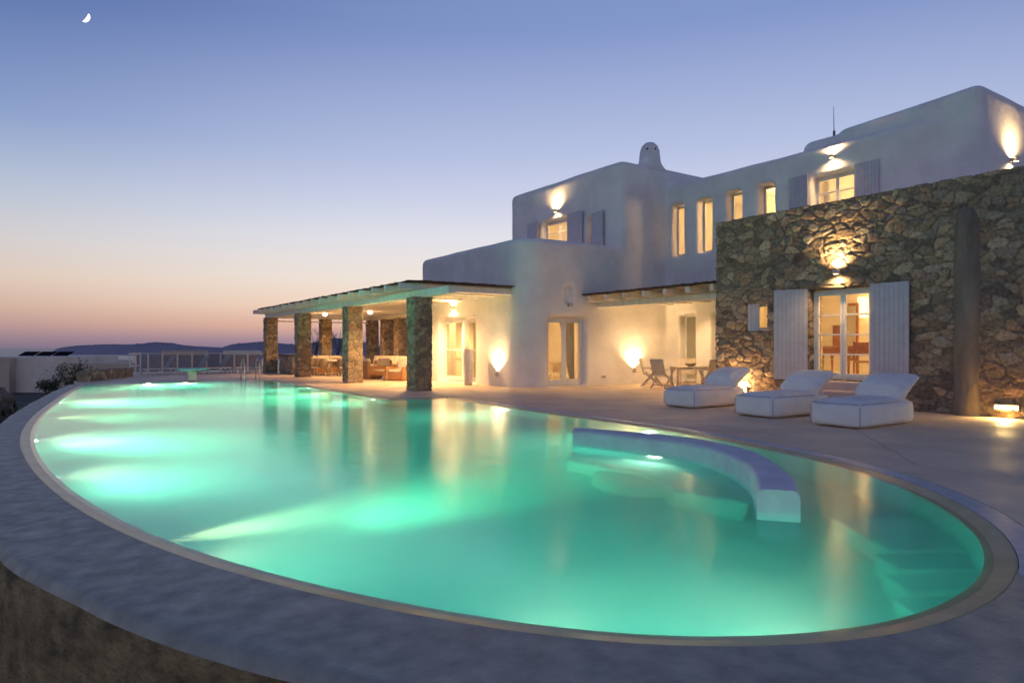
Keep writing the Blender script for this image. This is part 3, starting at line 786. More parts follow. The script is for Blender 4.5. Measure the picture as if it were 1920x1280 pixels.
wall_lamp(onX(1572,510,XS-.03), WEST, 'twin beam wall lamp above the shuttered door in the stone wall', 120, 45)
wall_lamp(onX(851,577,XC-.02), WEST, 'twin beam wall lamp over the pool side door under the pergola', 170, 150)
def up_lamp(pos, nrm, label, e_):
    p = Vector(pos); n = Vector(nrm); rot = math.atan2(n.y,n.x)
    e = empty('uplight', p, rot, label, 'uplight', 'low uplights on the white walls')
    m = MB(); m.box(-.03,.04,-.035,.035,-.12,-.02); m.build('bracket', M_LAMPM, e)
    m = MB(); m.lathe([(.001,-.10),(.05,-.10),(.06,.02),(.055,.05)],14,(.11,0,0)); m.build('lamp_shade', M_LAMPM, e, True)
    m = MB(); m.lathe([(.001,.045),(.05,.04)],14,(.11,0,0)); m.build('bulb', E_BULB, e, True)
    spot((.11,0,.07),(-.10,0,1),e_*3.4,128,(1,.66,.30),1,.035,e)
up_lamp((XC+.0,onX(934,700,XC).y,.47), WEST, 'uplight washing the white wall left of the rounded corner', 150)
up_lamp((onY(1187,690,YC).x,YC,.55), SOUTH, 'uplight washing the white wall beside the dining chairs', 190)
# niche lamp (unlit)
e = empty('niche_lamp', (onY(1068,571,YC).x,YC,3.0), R(-90), 'unlit square lamp under the little niche over the french door', 'wall lamp')
m = MB(); m.box(-.02,.10,-.09,.09,-.1,.03,None,.01); m.build('lamp_shade', M_LAMPM, e)
m = MB(); m.box(.02,.08,-.06,.06,-.11,-.1); m.build('lamp_glass', M_FRAME, e)
def bulkhead(y, z, label, e_, w=.42):
    e = empty('recessed_wall_light', (XS-.02,y,z), 0, label, 'recessed light', 'low recessed lights in the stone wall')
    m = MB(); m.box(-.06,.03,-w/2-.03,w/2+.03,-.075,-.055); m.box(-.06,.03,-w/2-.03,w/2+.03,.055,.075); m.box(-.06,.03,-w/2-.03,-w/2,-.055,.055); m.box(-.06,.03,w/2,w/2+.03,-.055,.055); m.build('frame', M_COLUMN, e)
    m = MB(); m.box(-.012,.02,-w/2,w/2,-.04,.04); m.build('diffuser', E_BULK, e)
    spot((-.10,0,-.0),(-.6,0,-.8),e_*2,160,(1,.66,.22),1,.08,e)
bulkhead(onX(1889,763,XS).y,.21,'glowing recessed light at the wall foot right of the grey buttress',70)
bulkhead(onX(1398,729,XS).y,.25,'small glowing recessed light behind the leftmost bean lounger',22,.14)

point((XS-.22,12.1,.32),85,(1,.60,.26),.05)
# room lights
for p,en in (((16.5,22.5,2.6),170),((15.2,26,2.6),100),((20.3,23,7.3),150),((22.4,16.2,6.9),170),((23,10.8,6.9),150),((22.3,16.5,2.6),22),((18.8,8.6,3.1),190),((17.1,11.8,2.6),18)):
    point(p,en*1.45,(1,.55,.20),.18)

# ================================================================ PERGOLA 1
pg = empty('pergola', (0,0,0), 0, 'long reed roofed pergola on stone pillars beside the pool', 'pergola')
for i,(x,y) in enumerate(((10.0,20.35),(10.0,26.4),(10.0,33.0),(10.0,38.9),(13.2,39.2),(16.1,39.2),(16.1,37.0),(16.1,35.1))):
    w = .305 if i < 4 else .29
    stone_box('pillar', (-w,-w,-.02), (w,w,3.05), .034, pg, (), .032, (.27,.27,.19), loc=(x,y,0))
m = MB()
for k in range(1): m.box(9.86,10.14,18.1,39.5,3.05,3.28,None,.02)
m.build('main_beam', M_WOODW, pg)
m = MB(); m.box(15.96,16.24,28.0,39.5,3.05,3.28,None,.02); m.build('main_beam', M_WOODW, pg)
m = MB(); m.box(10.15,15.95,39.1,39.3,3.06,3.25,None,.02); m.build('main_beam', M_WOODW, pg)
ny = 18
for k in range(ny):
    y = 20.25+(39.5-20.25)*k/(ny-1); x1 = XC+.1 if y < 27.9 else 16.4
    m = MB(); m.box(9.22,x1,y-.075,y+.075,3.282,3.49,None,.012); m.build('rafter', M_WOODW, pg)
m = MB(); m.box(9.6,XC+.05,20.15,27.95,3.492,3.52); m.box(9.6,16.4,27.95,39.65,3.492,3.52); m.build('ceiling_boards', M_CEIL, pg)
def reeds(x0,x1,y0,y1,z,dirx=True,n=900,lenr=.35):
    m = MB(); m.box(x0+.05,x1-.05,y0+.05,y1-.05,z,z+.05)
    for k in range(n):                                  # ragged sticks on the top and at the edges
        e_ = random.random(); a = random.random()
        y = y0+(y1-y0)*a
        if e_ < .45:
            x = x0+random.uniform(-.07,.08); m.bar((x,y,z+random.uniform(.0,.06)),(x+random.uniform(.6,1.4),y+random.uniform(-.15,.15),z+random.uniform(.03,.09)),.02,.014)
        elif e_ < .8:
            x = random.uniform(x0,x1-.6); yy = y0+random.uniform(-.04,.12); m.bar((x,yy,z+random.uniform(0,.06)),(x+random.uniform(.3,.9),yy+random.uniform(-.08,.1),z+random.uniform(.02,.08)),.02,.014)
        else:
            x = random.uniform(x0,x1-1); m.bar((x,y,z+.05),(x+random.uniform(.6,1.2),y+random.uniform(-.2,.2),z+.09),.02,.014)
    return m
reeds(9.45,XC+.0,20.05,39.75,3.522,n=1500).build('reed_mat', M_REED, pg)
reeds(XC+.02,16.4,28.0,39.75,3.523,n=150).build('reed_mat', M_REED, pg)
m = MB(); m.box(10.3,15.8,39.12,39.2,2.86,2.93); m.build('cross_rail', M_WOODW, pg)
for c,l in (((13.4,32.9,3.25),'glowing globe lamp in the middle of the long pergola'),((12.2,36.3,3.25),'glowing globe lamp under the far end of the pergola'),((11.9,24.3,3.25),'added globe lamp tucked behind the nearest pergola pillar to warm the wall')):  # last globe is added behind the pillar to warm the near end
    c = Vector(c)
    e = empty('ceiling_lamp', c, 0, l, 'ceiling lamp','globe lamps under the pergola')
    m = MB(); m.lathe([(.001,-.14),(.08,-.12),(.125,-.05),(.12,.02),(.06,.07)],16); m.build('globe', E_BULB, e, True)
    m = MB(); m.lathe([(.07,.07),(.07,.19),(.001,.19)],12); m.build('ceiling_mount', M_LAMPM, e, True)
    spot(c+Vector((0,0,-.2)),(0,0,-1),1000 if c.y<30 else 750 if c.y<35 else 420,158,(1,.58,.24),.6,.12)
    point(c+Vector((0,0,-.2)),60,(1,.60,.26),.12)

# stone bar counter
e = empty('bar_counter', (10.85,37.2,0), 0, 'low stone bar counter with dark top between the far pergola pillars', 'counter')
stone_box('base', (-.55,-1.3,-.02),(.55,1.0,.98), .07, e, (), .03, (.34,.34,.22))
m = MB(); m.box(-.62,.62,-1.38,1.08,1.0,1.06,None,.01); m.build('countertop', M_SLATE, e)

# pergola furniture ------------------------------------------------------------
def wicker_chair(loc, rz, label):
    e = empty('wicker_dining_chair', loc, rz, label, 'chair', 'wicker dining chairs under the pergola')
    m = MB(); m.box(-.25,.25,-.25,.25,.38,.45,None,.03); m.build('seat', M_CUSH, e)
    m = MB(); m.lathe([(.29,.36),(.30,.55),(.31,.72),(.30,.86),(.27,.88),(.26,.84),(.27,.7),(.265,.36)],18,(0,0,0),R(150),R(390)); m.build('backrest', M_WICKG, e, True)
    for x,y in ((-.2,-.2),(.2,-.2),(-.2,.2),(.2,.2)):
        m = MB(); m.bar((x,y,.39),(x*1.12,y*1.12,0),.035,.035); m.build('leg', M_WICKG, e)
    return e
tx,ty = 12.0,35.0
e = empty('dining_table', (tx,ty,0), 0, 'long pale dining table ringed by wicker chairs under the pergola', 'table')
m = MB(); m.box(-.5,.5,-1.6,1.6,.71,.76,None,.01); m.build('tabletop', M_TEAK, e)
for x in (-.42,.42):
    for y in (-1.45,1.45):
        m = MB(); m.box(x-.04,x+.04,y-.04,y+.04,0,.71); m.build('leg', M_TEAK, e)
pos = ['nearest the second pillar','second along the pool side','third along the pool side','farthest along the pool side']
for k in range(4):
    y = ty-1.25+.84*k
    wicker_chair((tx-.85,y,0), R(90), 'wicker chair on the pool side of the long table, '+pos[k])
for k in range(4):
    y = ty-1.25+.84*k
    wicker_chair((tx+.85,y,0), R(-90), 'wicker chair on the inner side of the long table, '+pos[k].replace('pool side','inner side'))
wicker_chair((tx,ty-2.05,0), R(180), 'wicker chair at the near head of the long pergola table')
# long sofa at the back
def sofa(loc, rz, n, label):
    e = empty('built_in_sofa', loc, rz, label, 'sofa', 'cream sofas under the pergola')
    L_ = n*.72
    m = MB(); m.box(0,L_,-.42,.42,0,.28,None,.02); m.build('base', M_WICK, e)
    m = MB(); m.box(0,L_,.42,.50,0,.86,None,.02); m.build('backrest', M_WICKG, e)
    for k in range(n):
        m = MB(); m.box(.72*k+.01,.72*k+.71,-.44,.40,.285,.46,None,.05,3); m.build('seat_cushion', M_CUSH, e, 'auto')
        m = MB(); m.box(-.345,.345,-.09,.09,0,.52,None,.07,3); m.bm.transform(Matrix.Translation((.72*k+.36,.30,.45))@Matrix.Rotation(R(-14),4,'X')); m.build('back_cushion', M_CUSH, e, 'auto')
sofa((11.1,38.3,0), 0, 6, 'long cream cushioned sofa along the far end of the pergola')
sofa((15.3,37.8,0), R(-90), 8, 'long cream cushioned sofa along the back side of the pergola')
def wick_arm(loc, rz, label):
    e = empty('wicker_armchair', loc, rz, label, 'armchair', 'orange wicker armchairs under the pergola')
    m = MB(); m.box(-.42,.42,-.42,.42,.02,.34,None,.04,3); m.build('base', M_WICK, e, 'auto')
    for s in (-1,1):
        m = MB(); m.box(s*.42-.08,s*.42+.08,-.44,.44,.02,.60,None,.06,3); m.build('armrest', M_WICK, e, 'auto')
    m = MB(); m.box(-.45,.45,.36,.52,.02,.80,None,.06,3); m.build('backrest', M_WICK, e, 'auto')
    m = MB(); m.box(-.33,.33,-.42,.34,.345,.48,None,.05,3); m.build('seat_cushion', M_CUSH, e, 'auto')
    m = MB(); m.box(-.33,.33,-.08,.08,0,.45,None,.06,3); m.bm.transform(Matrix.Translation((0,.28,.47))@Matrix.Rotation(R(-12),4,'X')); m.build('back_cushion', M_CUSH, e, 'auto')
def g_at(px,X): 
    return onX(px,652,X).y
wick_arm((12.1,g_at(698,12.1),0), R(100), 'orange wicker armchair behind the second pillar facing the coffee table')
wick_arm((12.4,g_at(750,12.4),0), R(-60), 'orange wicker armchair beside the nearest pillar under the pergola')
wick_arm((13.6,g_at(722,13.6),0), R(-10), 'orange wicker armchair on the inner side of the coffee table')
ct = empty('coffee_table', (12.3,g_at(727,12.3),0), 0, 'low white draped coffee table between orange wicker armchairs', 'table')
m = MB(); m.box(-.5,.5,-.35,.35,.38,.44,None,.02); m.build('tabletop', M_CUSH, ct)
m = MB(); m.lathe([(.32,0),(.22,.12),(.16,.25),(.25,.38)],18); m.build('pedestal', M_CUSH, ct, True)
# vase
v = MB(); v.lathe([(.001,0),(.15,0),(.17,.2),(.19,.7),(.20,1.1),(.185,1.32),(.165,1.36),(.15,1.34),(.15,1.2)],28)
p = onX(878,720,12.95); simple('floor_vase', v, M_VASE, 'tall pale cylindrical floor vase beside the open pool side door', 'vase', None, True, (12.95,p.y,0))
pl_ = MB()
for k in range(60):
    a = random.uniform(0,6.28); r_ = random.uniform(.05,.25); z = random.uniform(1.45,1.95)
    pl_.bar((0,0,1.3),(r_*math.cos(a),r_*math.sin(a),z),.006,.006)
    c = Vector((r_*math.cos(a),r_*math.sin(a),z)); pl_.box(c.x-.03,c.x+.03,c.y-.03,c.y+.03,z-.02,z+.02)
simple('flower_arrangement', pl_, M_CUSH, 'pale dried flowers on a stand just inside the pool side door', 'flowers', None, False, (14.6,onX(874,640,14.6).y,.0))

# ================================================================ PERGOLA 2 (recess)
p2 = empty('recess_pergola', (0,0,0), 0, 'short reed roofed pergola over the dining recess beside the stone wall', 'pergola')
m = MB(); m.box(16.85,17.07,13.03,YC+.1,2.90,3.10,None,.02); m.build('main_beam', M_WOODW, p2)
for k in range(7):
    y = 13.5+(19.15-13.5)*k/6
    m = MB(); m.box(16.2,XB+.1,y-.08,y+.08,3.102,3.29,None,.015); m.build('rafter', M_WOODW, p2)
m = MB(); m.box(16.35,XB+.1,13.02,YC+.05,3.292,3.32); m.build('ceiling_boards', M_CEIL, p2)
reeds(16.12,XB-.05,13.08,YC-.0,3.322,n=520).build('reed_mat', M_REED, p2)
spot((18.7,16.6,3.0),(0,0,-1),380,164,(1,.62,.27),.5,.12)

# teak dining chairs -----------------------------------------------------------
def teak_chair(loc, rz, label):
    e = empty('slatted_armchair', loc, rz, label, 'chair', 'slatted wooden armchairs in the dining recess')
    m = MB()
    for k in range(8): m.box(-.24,.24,-.24+.06*k,-.24+.06*k+.048,.42,.44)
    m.build('seat', M_TEAK, e)
    m = MB()
    for k in range(9):
        x = -.22+.055*k; m.bar((x,.25,.46),(x,.42,.98),.042,.016)
    m.bar((-.25,.42,.99),(.25,.42,.99),.03,.05); m.bar((-.25,.25,.44),(-.25,.425,1.0),.03,.04); m.bar((.25,.25,.44),(.25,.425,1.0),.03,.04)
    m.build('backrest', M_TEAK, e)
    for s in (-1,1):
        m = MB(); m.bar((s*.28,.36,0),(s*.28,-.20,.62),.03,.05); m.build('leg', M_TEAK, e)
        m = MB(); m.bar((s*.25,-.34,0),(s*.25,.24,.50),.03,.05); m.build('leg', M_TEAK, e)
        m = MB(); m.bar((s*.29,-.26,.645),(s*.29,.34,.665),.055,.025); m.build('armrest', M_TEAK, e)
    m = MB(); m.bar((-.28,.26,.11),(.28,.26,.11),.02,.04); m.bar((-.25,-.24,.10),(.25,-.24,.10),.02,.04); m.build('stretcher', M_TEAK, e)
def gp(px,py): 
    return onZ(px,py,0)
TX,TY = 18.85,16.65
for cx_,cy_,l_,dr in ((18.25,17.95,'slatted wooden armchair nearest the uplight on the white wall',12),(17.6,16.75,'slatted wooden armchair in front at the near end of the dining table',14),
        (19.75,17.55,'slatted wooden armchair behind the dining table on the left',0),(20.0,16.45,'slatted wooden armchair behind the dining table on the right',0),(18.45,15.45,'slatted wooden armchair half hidden by the stone wall end',0)):
    teak_chair((cx_,cy_,0), math.atan2(TX-cx_,-(TY-cy_))+R(dr), l_)
t0 = Vector((TX-.15,TY-.1,0))
tt_ = empty('teak_table', (TX,TY,0), R(-35), 'square wooden dining table with a fruit bowl in the recess', 'table')
m = MB(); 
for k in range(10): m.box(-.65+.13*k,-.65+.13*k+.125,-.6,.6,.71,.74)
m.box(-.6,.6,-.56,.56,.64,.708); m.build('tabletop', M_TEAK, tt_)
for x in (-.56,.56):
    for y in (-.52,.52):
        m = MB(); m.box(x-.04,x+.04,y-.04,y+.04,0,.64); m.build('leg', M_TEAK, tt_)
bw2 = MB(); bw2.lathe([(.001,0),(.06,0),(.16,.06),(.21,.11),(.20,.11),(.15,.07),(.05,.02)],20)
b_ = simple('fruit_bowl', bw2, M_WICKG, 'shallow bowl in the middle of the recess dining table', 'bowl', None, True, (t0.x+.15,t0.y+.1,.741))

# ================================================================ BEAN LOUNGERS
def cushion_mesh(L_, W, H, bulge, seed, sub=12):
    m = MB(); bm_ = m.bm; r = bmesh.ops.create_cube(bm_, size=1)
    bmesh.ops.subdivide_edges(bm_, edges=bm_.edges[:], cuts=sub, use_grid_fill=True)
    for v in bm_.verts:
        x,y,z = v.co*2
        bx = (1-abs(y)**4)*(1-abs(z)**4); by = (1-abs(x)**6)*(1-abs(z)**4); bz = (1-abs(x)**6)*(1-abs(y)**4)
        rr_ = min(.10, H*.45); q = Vector((x*L_/2, y*W/2, z*H/2))
        inn = Vector((max(-L_/2+rr_,min(L_/2-rr_,q.x)), max(-W/2+rr_,min(W/2-rr_,q.y)), max(-H/2+rr_,min(H/2-rr_,q.z))))
        dd = q-inn
        if dd.length > 1e-6: q = inn+dd.normalized()*rr_*max(min(1,dd.length/rr_),.0)
        q += Vector((math.copysign(1,x)*bulge*.7*bx*(abs(x)**6), math.copysign(1,y)*bulge*.7*by*(abs(y)**6), bulge*bz*(abs(z)**6)*(1 if z>0 else 0)))
        q += Vector((0,0,1))*.012*noise.noise(Vector((x*2.5+seed,y*2.5,z*2)))*(1 if z>0 else 0)
        q += .014*noise.noise_vector(Vector((x*4+seed,y*3,z*3)))
        # creases radiating from the vertical edges
        q.z += .010*math.sin(x*19+seed)*(abs(y)**3)*(z>.5)
        q.x *= 1-.02*(z>.9); q.y *= 1-.03*max(0,z)
        v.co = q
    return m
def bean(loc, rz, label, seed):
    e = empty('bean_lounger', loc, rz, label, 'lounger', 'white bean bag loungers on the terrace')
    L_,W,H = 1.95,.95,.44
    m = cushion_mesh(L_,W,H,.06,seed); m.bm.transform(Matrix.Translation((L_/2,0,H/2+.005)))
    b = m.build('mattress', M_BEAN, e, True)
    m = MB(); z = H+.006; z2 = z-.012
    e1_,e2_ = .022,.022; m.tube([(e1_,-W/2+.05,z2-.01),(e1_,W/2-.05,z2-.01)],.009,6); m.tube([(.06,W/2-e2_,z2-.012),(L_*.7,W/2-e2_,z2-.012)],.009,6); m.tube([(.06,-W/2+e2_,z2-.012),(L_*.7,-W/2+e2_,z2-.012)],.009,6)
    m.tube([(.022,-W/2+.022,.05),(.022,-W/2+.022,z2-.05)],.009,6); m.tube([(.022,W/2-.022,.05),(.022,W/2-.022,z2-.05)],.009,6)
    m.build('piping', M_SEAM, b, True)
    m = cushion_mesh(.84,W-.10,.20,.06,seed+5)
    for v in m.bm.verts:            # wedge: thick at the bottom, thin at the top
        f = (v.co.x+.43)/.86; v.co.z *= 1.5-1.0*f
        v.co.z += .04*math.sin(f*math.pi)
    m.bm.transform(Matrix.Translation((L_-.52,0,H-.03))@Matrix.Rotation(R(-29),4,'Y')@Matrix.Translation((.475,0,.03)))
    h = m.build('headrest', M_BEAN, e, True)
bean((12.15,11.1,0), R(2), 'white bean bag lounger farthest left, closest to the dining recess', 1)
bean((11.75,8.75,0), R(-1), 'middle white bean bag lounger in front of the doorsteps', 4)
bean((11.42,6.82,0), R(1), 'white bean bag lounger farthest right, nearest the grey buttress', 8)

# ================================================================ FAR POOL END
dv = empty('diving_board', (4.95,31.85,0), 0, 'small turquoise slab board on a white pedestal at the far pool end', 'diving board')
m = MB(); m.box(-.62,.55,-.5,.5,.44,.52,None,.02); m.build('board', M_PIPE, dv)
m = MB(); m.box(-.22,.14,-.25,.25,0,.438,None,.03); m.build('pedestal', M_FARW, dv)
ld = empty('pool_ladder', (7.2,31.0,0), 0, 'steel ladder handrails at the far corner of the pool', 'ladder')
for s in (0,.62):
    m = MB(); pts = [(-.35+s,.55,0),(-.35+s,.5,.7),(-.35+s,.42,.84),(-.35+s,.25,.9),(-.35+s,.02,.86),(-.35+s,-.12,.7),(-.35+s,-.16,.3),(-.35+s,-.16,-1.0)]
    m.tube(pts,.022,10); m.build('handrail', M_STEEL, ld, True)
for z in (-.3,-.6,-.9):
    m = MB(); m.box(-.35,.27,-.2,-.12,z-.015,z+.015); m.build('tread', M_STEEL, ld)
# railing with posts and panels at the far terrace edge
rl = empty('terrace_railing', (0,0,0), 0, 'pale railing of posts and grey panels at the far terrace edge', 'railing')
M_PANEL = mat('frosted_panel', (.26,.25,.29), (.22,.21,.25), .5, 3, 3)
xs = [3.7,4.3,5.0,5.75,6.5,7.25,8.0,8.75,9.5,10.3]
for x in xs:
    m = MB(); m.box(x-.035,x+.035,42.0,42.07,0,1.08,None,.008); m.build('post', M_FARW, rl)
for a,b in zip(xs[:-1],xs[1:]):
    m = MB(); m.box(a+.05,b-.05,42.02,42.045,.12,1.0); m.build('panel', M_PANEL, rl)
m = MB(); m.box(3.6,10.4,41.99,42.08,1.082,1.12); m.build('handrail', M_FARW, rl)
# white gate at its left end
gt = empty('garden_gate', (3.15,38.6,0), R(62), 'open white framed gate beside the low stone wall', 'gate')
m = MB(); m.box(0,.06,0,.05,0,1.15); m.box(1.2,1.26,0,.05,0,1.15); m.box(.06,1.2,0,.05,1.08,1.15); m.box(.06,1.2,0,.05,.48,.54); m.build('frame', M_FRAME, gt)
m = MB(); m.box(.4,.65,.01,.04,.75,.95); m.build('latch_plate', M_FARW, gt)
# sling loungers
def sling(loc, rz, label):
    e = empty('sling_lounger', loc, rz, label, 'lounger', 'taupe sling loungers by the far railing')
    m = MB(); m.box(0,1.25,-.32,.32,.30,.335); m.build('seat', M_FABG, e)
    m = MB(); m.bar((1.22,0,.33),(1.62,0,.98),.64,.03); m.build('backrest', M_FABG, e)
    m = MB()
    for s in (-1,1): m.bar((0,s*.34,.31),(1.9,s*.34,.31),.04,.05)
    m.build('frame', M_FRAME, e)
    for x,y in ((.15,-.34),(.15,.34),(1.6,-.34),(1.6,.34)):
        m = MB(); m.box(x-.02,x+.02,y-.02,y+.02,0,.285); m.build('leg', M_FRAME, e)
for k,(px,l) in enumerate(((300,'taupe sling lounger closest to the white gate'),(365,'taupe sling lounger right behind the diving board'),(405,'taupe sling lounger between the diving board and the pool ladder'),(468,'taupe sling lounger next to the pool ladder'))):
    p = onX(px,652,1); d = ray(px,652); t = 39.8/d.y; sling((t*d.x-.9,39.8,0), R(12), l)
# low stone wall near the far-left pool corner
e = empty('low_stone_wall', (0,0,0), 0, 'low dark stone wall at the far left corner of the pool', 'wall')
stone_box('masonry', (-.25,-2.6,-1.2),(.25,2.6,.42), .08, e, (), .04, (.36,.36,.22), loc=(2.0,35.6,0), rz=R(-22))
# rubble wall curving at far left below the rim
for k,(x,y,w,h,l) in enumerate(((-3.1,31.2,1.9,.12,'rounded dry rubble wall at far left, in front of the solar panel house'),(-2.6,22.5,2.6,-.25,'dark dry rubble wall just outside the left rim of the pool'))):
    o = stone_box('rubble_wall', (-.6,-w,-3),(.6,w,h), .10, None, (), .09, (.5,.5,.34), loc=(x,y,0), rz=R(60 if k==0 else 20))
    tag(o,l,'wall')
    for v in o.data.vertices:
        if v.co.z > h-.7: v.co.z -= .55*max(0,abs(v.co.y)/w-.45)**2*3.0

# distant houses
def farhouse(px0, px1, ytop, T, label, matl, zb=-7, depth=8, parapet=True, solar=False, ybase=None):
    d0 = ray(px0,HZ); d1 = ray(px1,HZ); zt = EYE+(HZ-ytop)/FL*T
    c = (d0+d1)*T/2; w = (px1-px0)/FL*T
    e = empty('distant_house', (c.x,c.y,0), R(-33.9), label, 'house')
    m = MB(); m.box(-w/2,w/2,0,depth,zb,zt,None,.06,2); m.build('wall', matl, e)
    if solar:
        for k in range(3):
            x0 = -.75+k*1.52; m = MB(); m.bar((x0+.5,1.2,zt+.10),(x0+.5,2.3,zt+.46),1.36,.05,0); m.build('solar_panel', M_SOLAR, e)
            m = MB(); m.box(x0+.45,x0+.5,2.3,2.35,zt-.02,zt+.42); m.build('panel_stand', M_LAMPM, e)
    return e,w,zt
e1,w1,z1 = farhouse(-40,115,669,62,'distant flat roofed house at far left carrying solar panels', M_FARW, -4, 10, solar=True)
e1.rotation_euler = (0,0,R(-30))
m = MB(); m.box(-w1/2-.6,-w1/2+3.4,-.9,.0,-4,z1-.05); m.build('side_wall', M_FARB, e1)
farhouse(113,240,681,58,'long low beige wall of a building behind the pool rim', M_FARB, -4, 5)
farhouse(100,168,666,85,'pale block house just right of the solar panel roof', M_FARW, -8, 6)
farhouse(168,206,675,100,'thin sliver of a distant white house roof', M_FARW, -8, 6)
farhouse(302,360,657,110,'distant pale roof rising behind the far railing', M_FARB, -8, 6)
farhouse(418,466,657,115,'distant white roof behind the sling loungers', M_FARW, -8, 6)

# shrubs
def shrub(loc, r_, h, label, n=700, seed=0):
    random.seed(seed)
    e = empty('shrub', loc, 0, label, 'shrub', 'dark shrubs on the hillside')
    m = MB()
    for k in range(9):
        a = random.uniform(0,6.28); m.tube([(0,0,-.3),(r_*.3*math.cos(a),r_*.3*math.sin(a),h*.5),(r_*.7*math.cos(a),r_*.7*math.sin(a),h*.9)],.03,5,.008)
    m.build('stem', M_BARK, e)
    m = MB()
    cl_ = [(random.uniform(-1,1)*r_*.7,random.uniform(-1,1)*r_*.7,random.uniform(.25,1)*h) for _ in range(16)]
    for k in range(n):
        c = random.choice(cl_); p = Vector(c)+Vector((random.gauss(0,1),random.gauss(0,1),random.gauss(0,.8)))*r_*.2
        a = Vector((random.uniform(-1,1),random.uniform(-1,1),random.uniform(-1,1))).normalized(); b = a.orthogonal().normalized(); s = random.uniform(.04,.09)
        m.bm.faces.new([m.bm.verts.new(p+a*s),m.bm.verts.new(p+b*s*.4),m.bm.verts.new(p-a*s),m.bm.verts.new(p-b*s*.4)])
    m.build('foliage', M_LEAF, e)
def sh(px,py,T,r_,h,l,s): 
    d = ray(px,py); shrub((d.x*T,d.y*T,EYE+d.z*T-h*.3),r_,h,l,900,s)
sh(137,722,36,1.0,1.5,'dark round shrub behind the left rim, left of the low stone wall',1)
sh(157,722,37,.8,1.2,'dark shrub tucked against the low stone wall',2)
sh(92,735,33,.6,.7,'small dark shrub in front of the solar panel house',3)
sh(590,652,60,1.6,2.2,'wispy shrub silhouetted between the pergola pillars, left one',4)
sh(633,650,62,1.4,2.2,'shrub silhouetted between the pergola pillars, right one',5)

# ================================================================ MOON
T = 60000; d = ray(160,33); mc = Vector((d.x,d.y,d.z))*T
rr = 9.0/FL*T; nn = 28; vs=[]; fs=[]
u = Vector((.83,-.5577,0)); w_ = Vector((0,0,1)); tilt = R(-38)
cu = u*math.cos(tilt)+w_*math.sin(tilt); cw = -u*math.sin(tilt)+w_*math.cos(tilt)
for k in range(nn+1):
    a = -math.pi/2+math.pi*k/nn
    vs.append(mc+cu*math.cos(a)*rr+cw*math.sin(a)*rr); vs.append(mc+cu*(math.cos(a)*rr*.18)+cw*math.sin(a)*rr)
for k in range(nn): fs.append((2*k,2*k+2,2*k+3,2*k+1))
mo = mesh_obj('moon', vs, fs, emis('moonlight_surface',(1,.93,.78),3)); tag(mo,'bright crescent moon high in the left of the sky','moon')

# ================================================================ SKY WORLD
W = bpy.data.worlds.new('World'); sc.world = W; W.use_nodes = True; N = W.node_tree.nodes; L = W.node_tree.links
bg = N['Background']
def lin(c): return tuple(((x/255)/12.92 if x/255 <= .04045 else ((x/255+.055)/1.055)**2.4) for x in c)+(1,)
tc = N.new('ShaderNodeTexCoord'); sx = N.new('ShaderNodeSeparateXYZ'); nrm = N.new('ShaderNodeVectorMath'); nrm.operation='NORMALIZE'
L.new(tc.outputs['Generated'], nrm.inputs[0]); L.new(nrm.outputs[0], sx.inputs[0])
def ramp(stops):
    r = N.new('ShaderNodeValToRGB'); cr = r.color_ramp; cr.interpolation='B_SPLINE' if False else 'EASE'
    cr.interpolation='LINEAR'
    while len(cr.elements) < len(stops): cr.elements.new(.5)
    for e,(p,c) in zip(cr.elements, stops): e.position=p; e.color=lin(c)
    L.new(sx.outputs['Z'], r.inputs[0]); return r
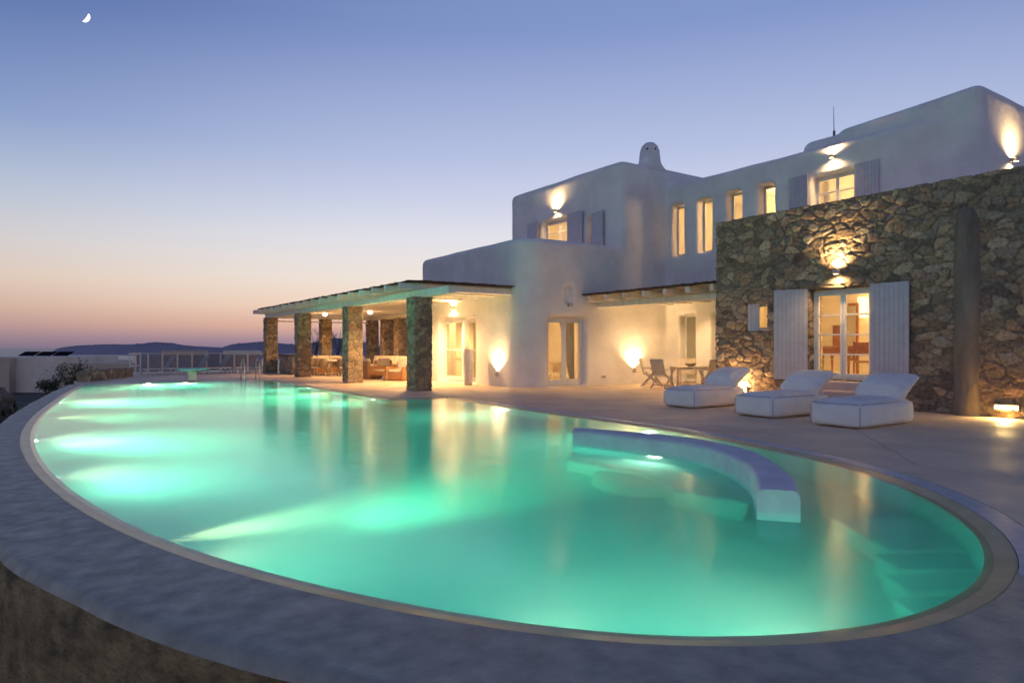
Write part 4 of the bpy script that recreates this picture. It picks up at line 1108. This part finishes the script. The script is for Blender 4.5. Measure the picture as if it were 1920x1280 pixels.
glow = ramp([(0,(146,124,148)),(.012,(175,145,156)),(.03,(232,182,158)),(.06,(246,217,194)),(.10,(242,230,220)),(.155,(228,227,234)),(.21,(206,211,233)),(.27,(184,195,227)),(.42,(136,156,206)),(1,(84,106,158))])
dim = ramp([(0,(124,112,132)),(.02,(166,138,144)),(.05,(205,172,158)),(.085,(220,198,182)),(.13,(208,203,204)),(.19,(178,191,210)),(.27,(134,156,200)),(.40,(86,112,170)),(.6,(68,88,140)),(1,(58,76,122))])
dt = N.new('ShaderNodeVectorMath'); dt.operation='DOT_PRODUCT'
g = ray(1250,652).normalized(); dt.inputs[1].default_value = (g.x,g.y,0)
L.new(nrm.outputs[0], dt.inputs[0])
mr = N.new('ShaderNodeMapRange'); mr.interpolation_type='SMOOTHSTEP'; mr.inputs[1].default_value=.52; mr.inputs[2].default_value=1.0
L.new(dt.outputs['Value'], mr.inputs[0])
mx = N.new('ShaderNodeMix'); mx.data_type='RGBA'; L.new(mr.outputs[0], mx.inputs[0]); L.new(dim.outputs[0], mx.inputs[6]); L.new(glow.outputs[0], mx.inputs[7])
L.new(mx.outputs[2], bg.inputs['Color']); bg.inputs['Strength'].default_value = 1.0
# faint afterglow
s = bpy.data.lights.new('afterglow_sun','SUN'); s.energy=.12; s.angle=R(40); s.color=(.75,.8,1)
so = bpy.data.objects.new('afterglow_sun',s); COL.objects.link(so); so.rotation_euler = Vector((.75,.45,-.5)).to_track_quat('-Z','Y').to_euler()

# ================================================================ CAMERA
cam = bpy.data.cameras.new('camera'); co = bpy.data.objects.new('camera',cam); COL.objects.link(co)
cam.sensor_width = 36; cam.lens = 24.0; cam.shift_y = 12/1920; cam.clip_start=.05; cam.clip_end = 200000
co.location = (0,0,EYE); co.rotation_euler = (R(90),0,-math.atan2(CS,CC)); sc.camera = co
sc.view_settings.view_transform='Standard'; sc.view_settings.look='None'; sc.view_settings.exposure=0; sc.view_settings.gamma=1
c = sc.cycles; c.use_denoising=True; c.max_bounces=10; c.diffuse_bounces=4; c.glossy_bounces=4; c.transmission_bounces=6; c.volume_bounces=1; c.transparent_max_bounces=12
c.sample_clamp_indirect=60; c.sample_clamp_direct=0; c.blur_glossy=1; c.use_light_tree=True
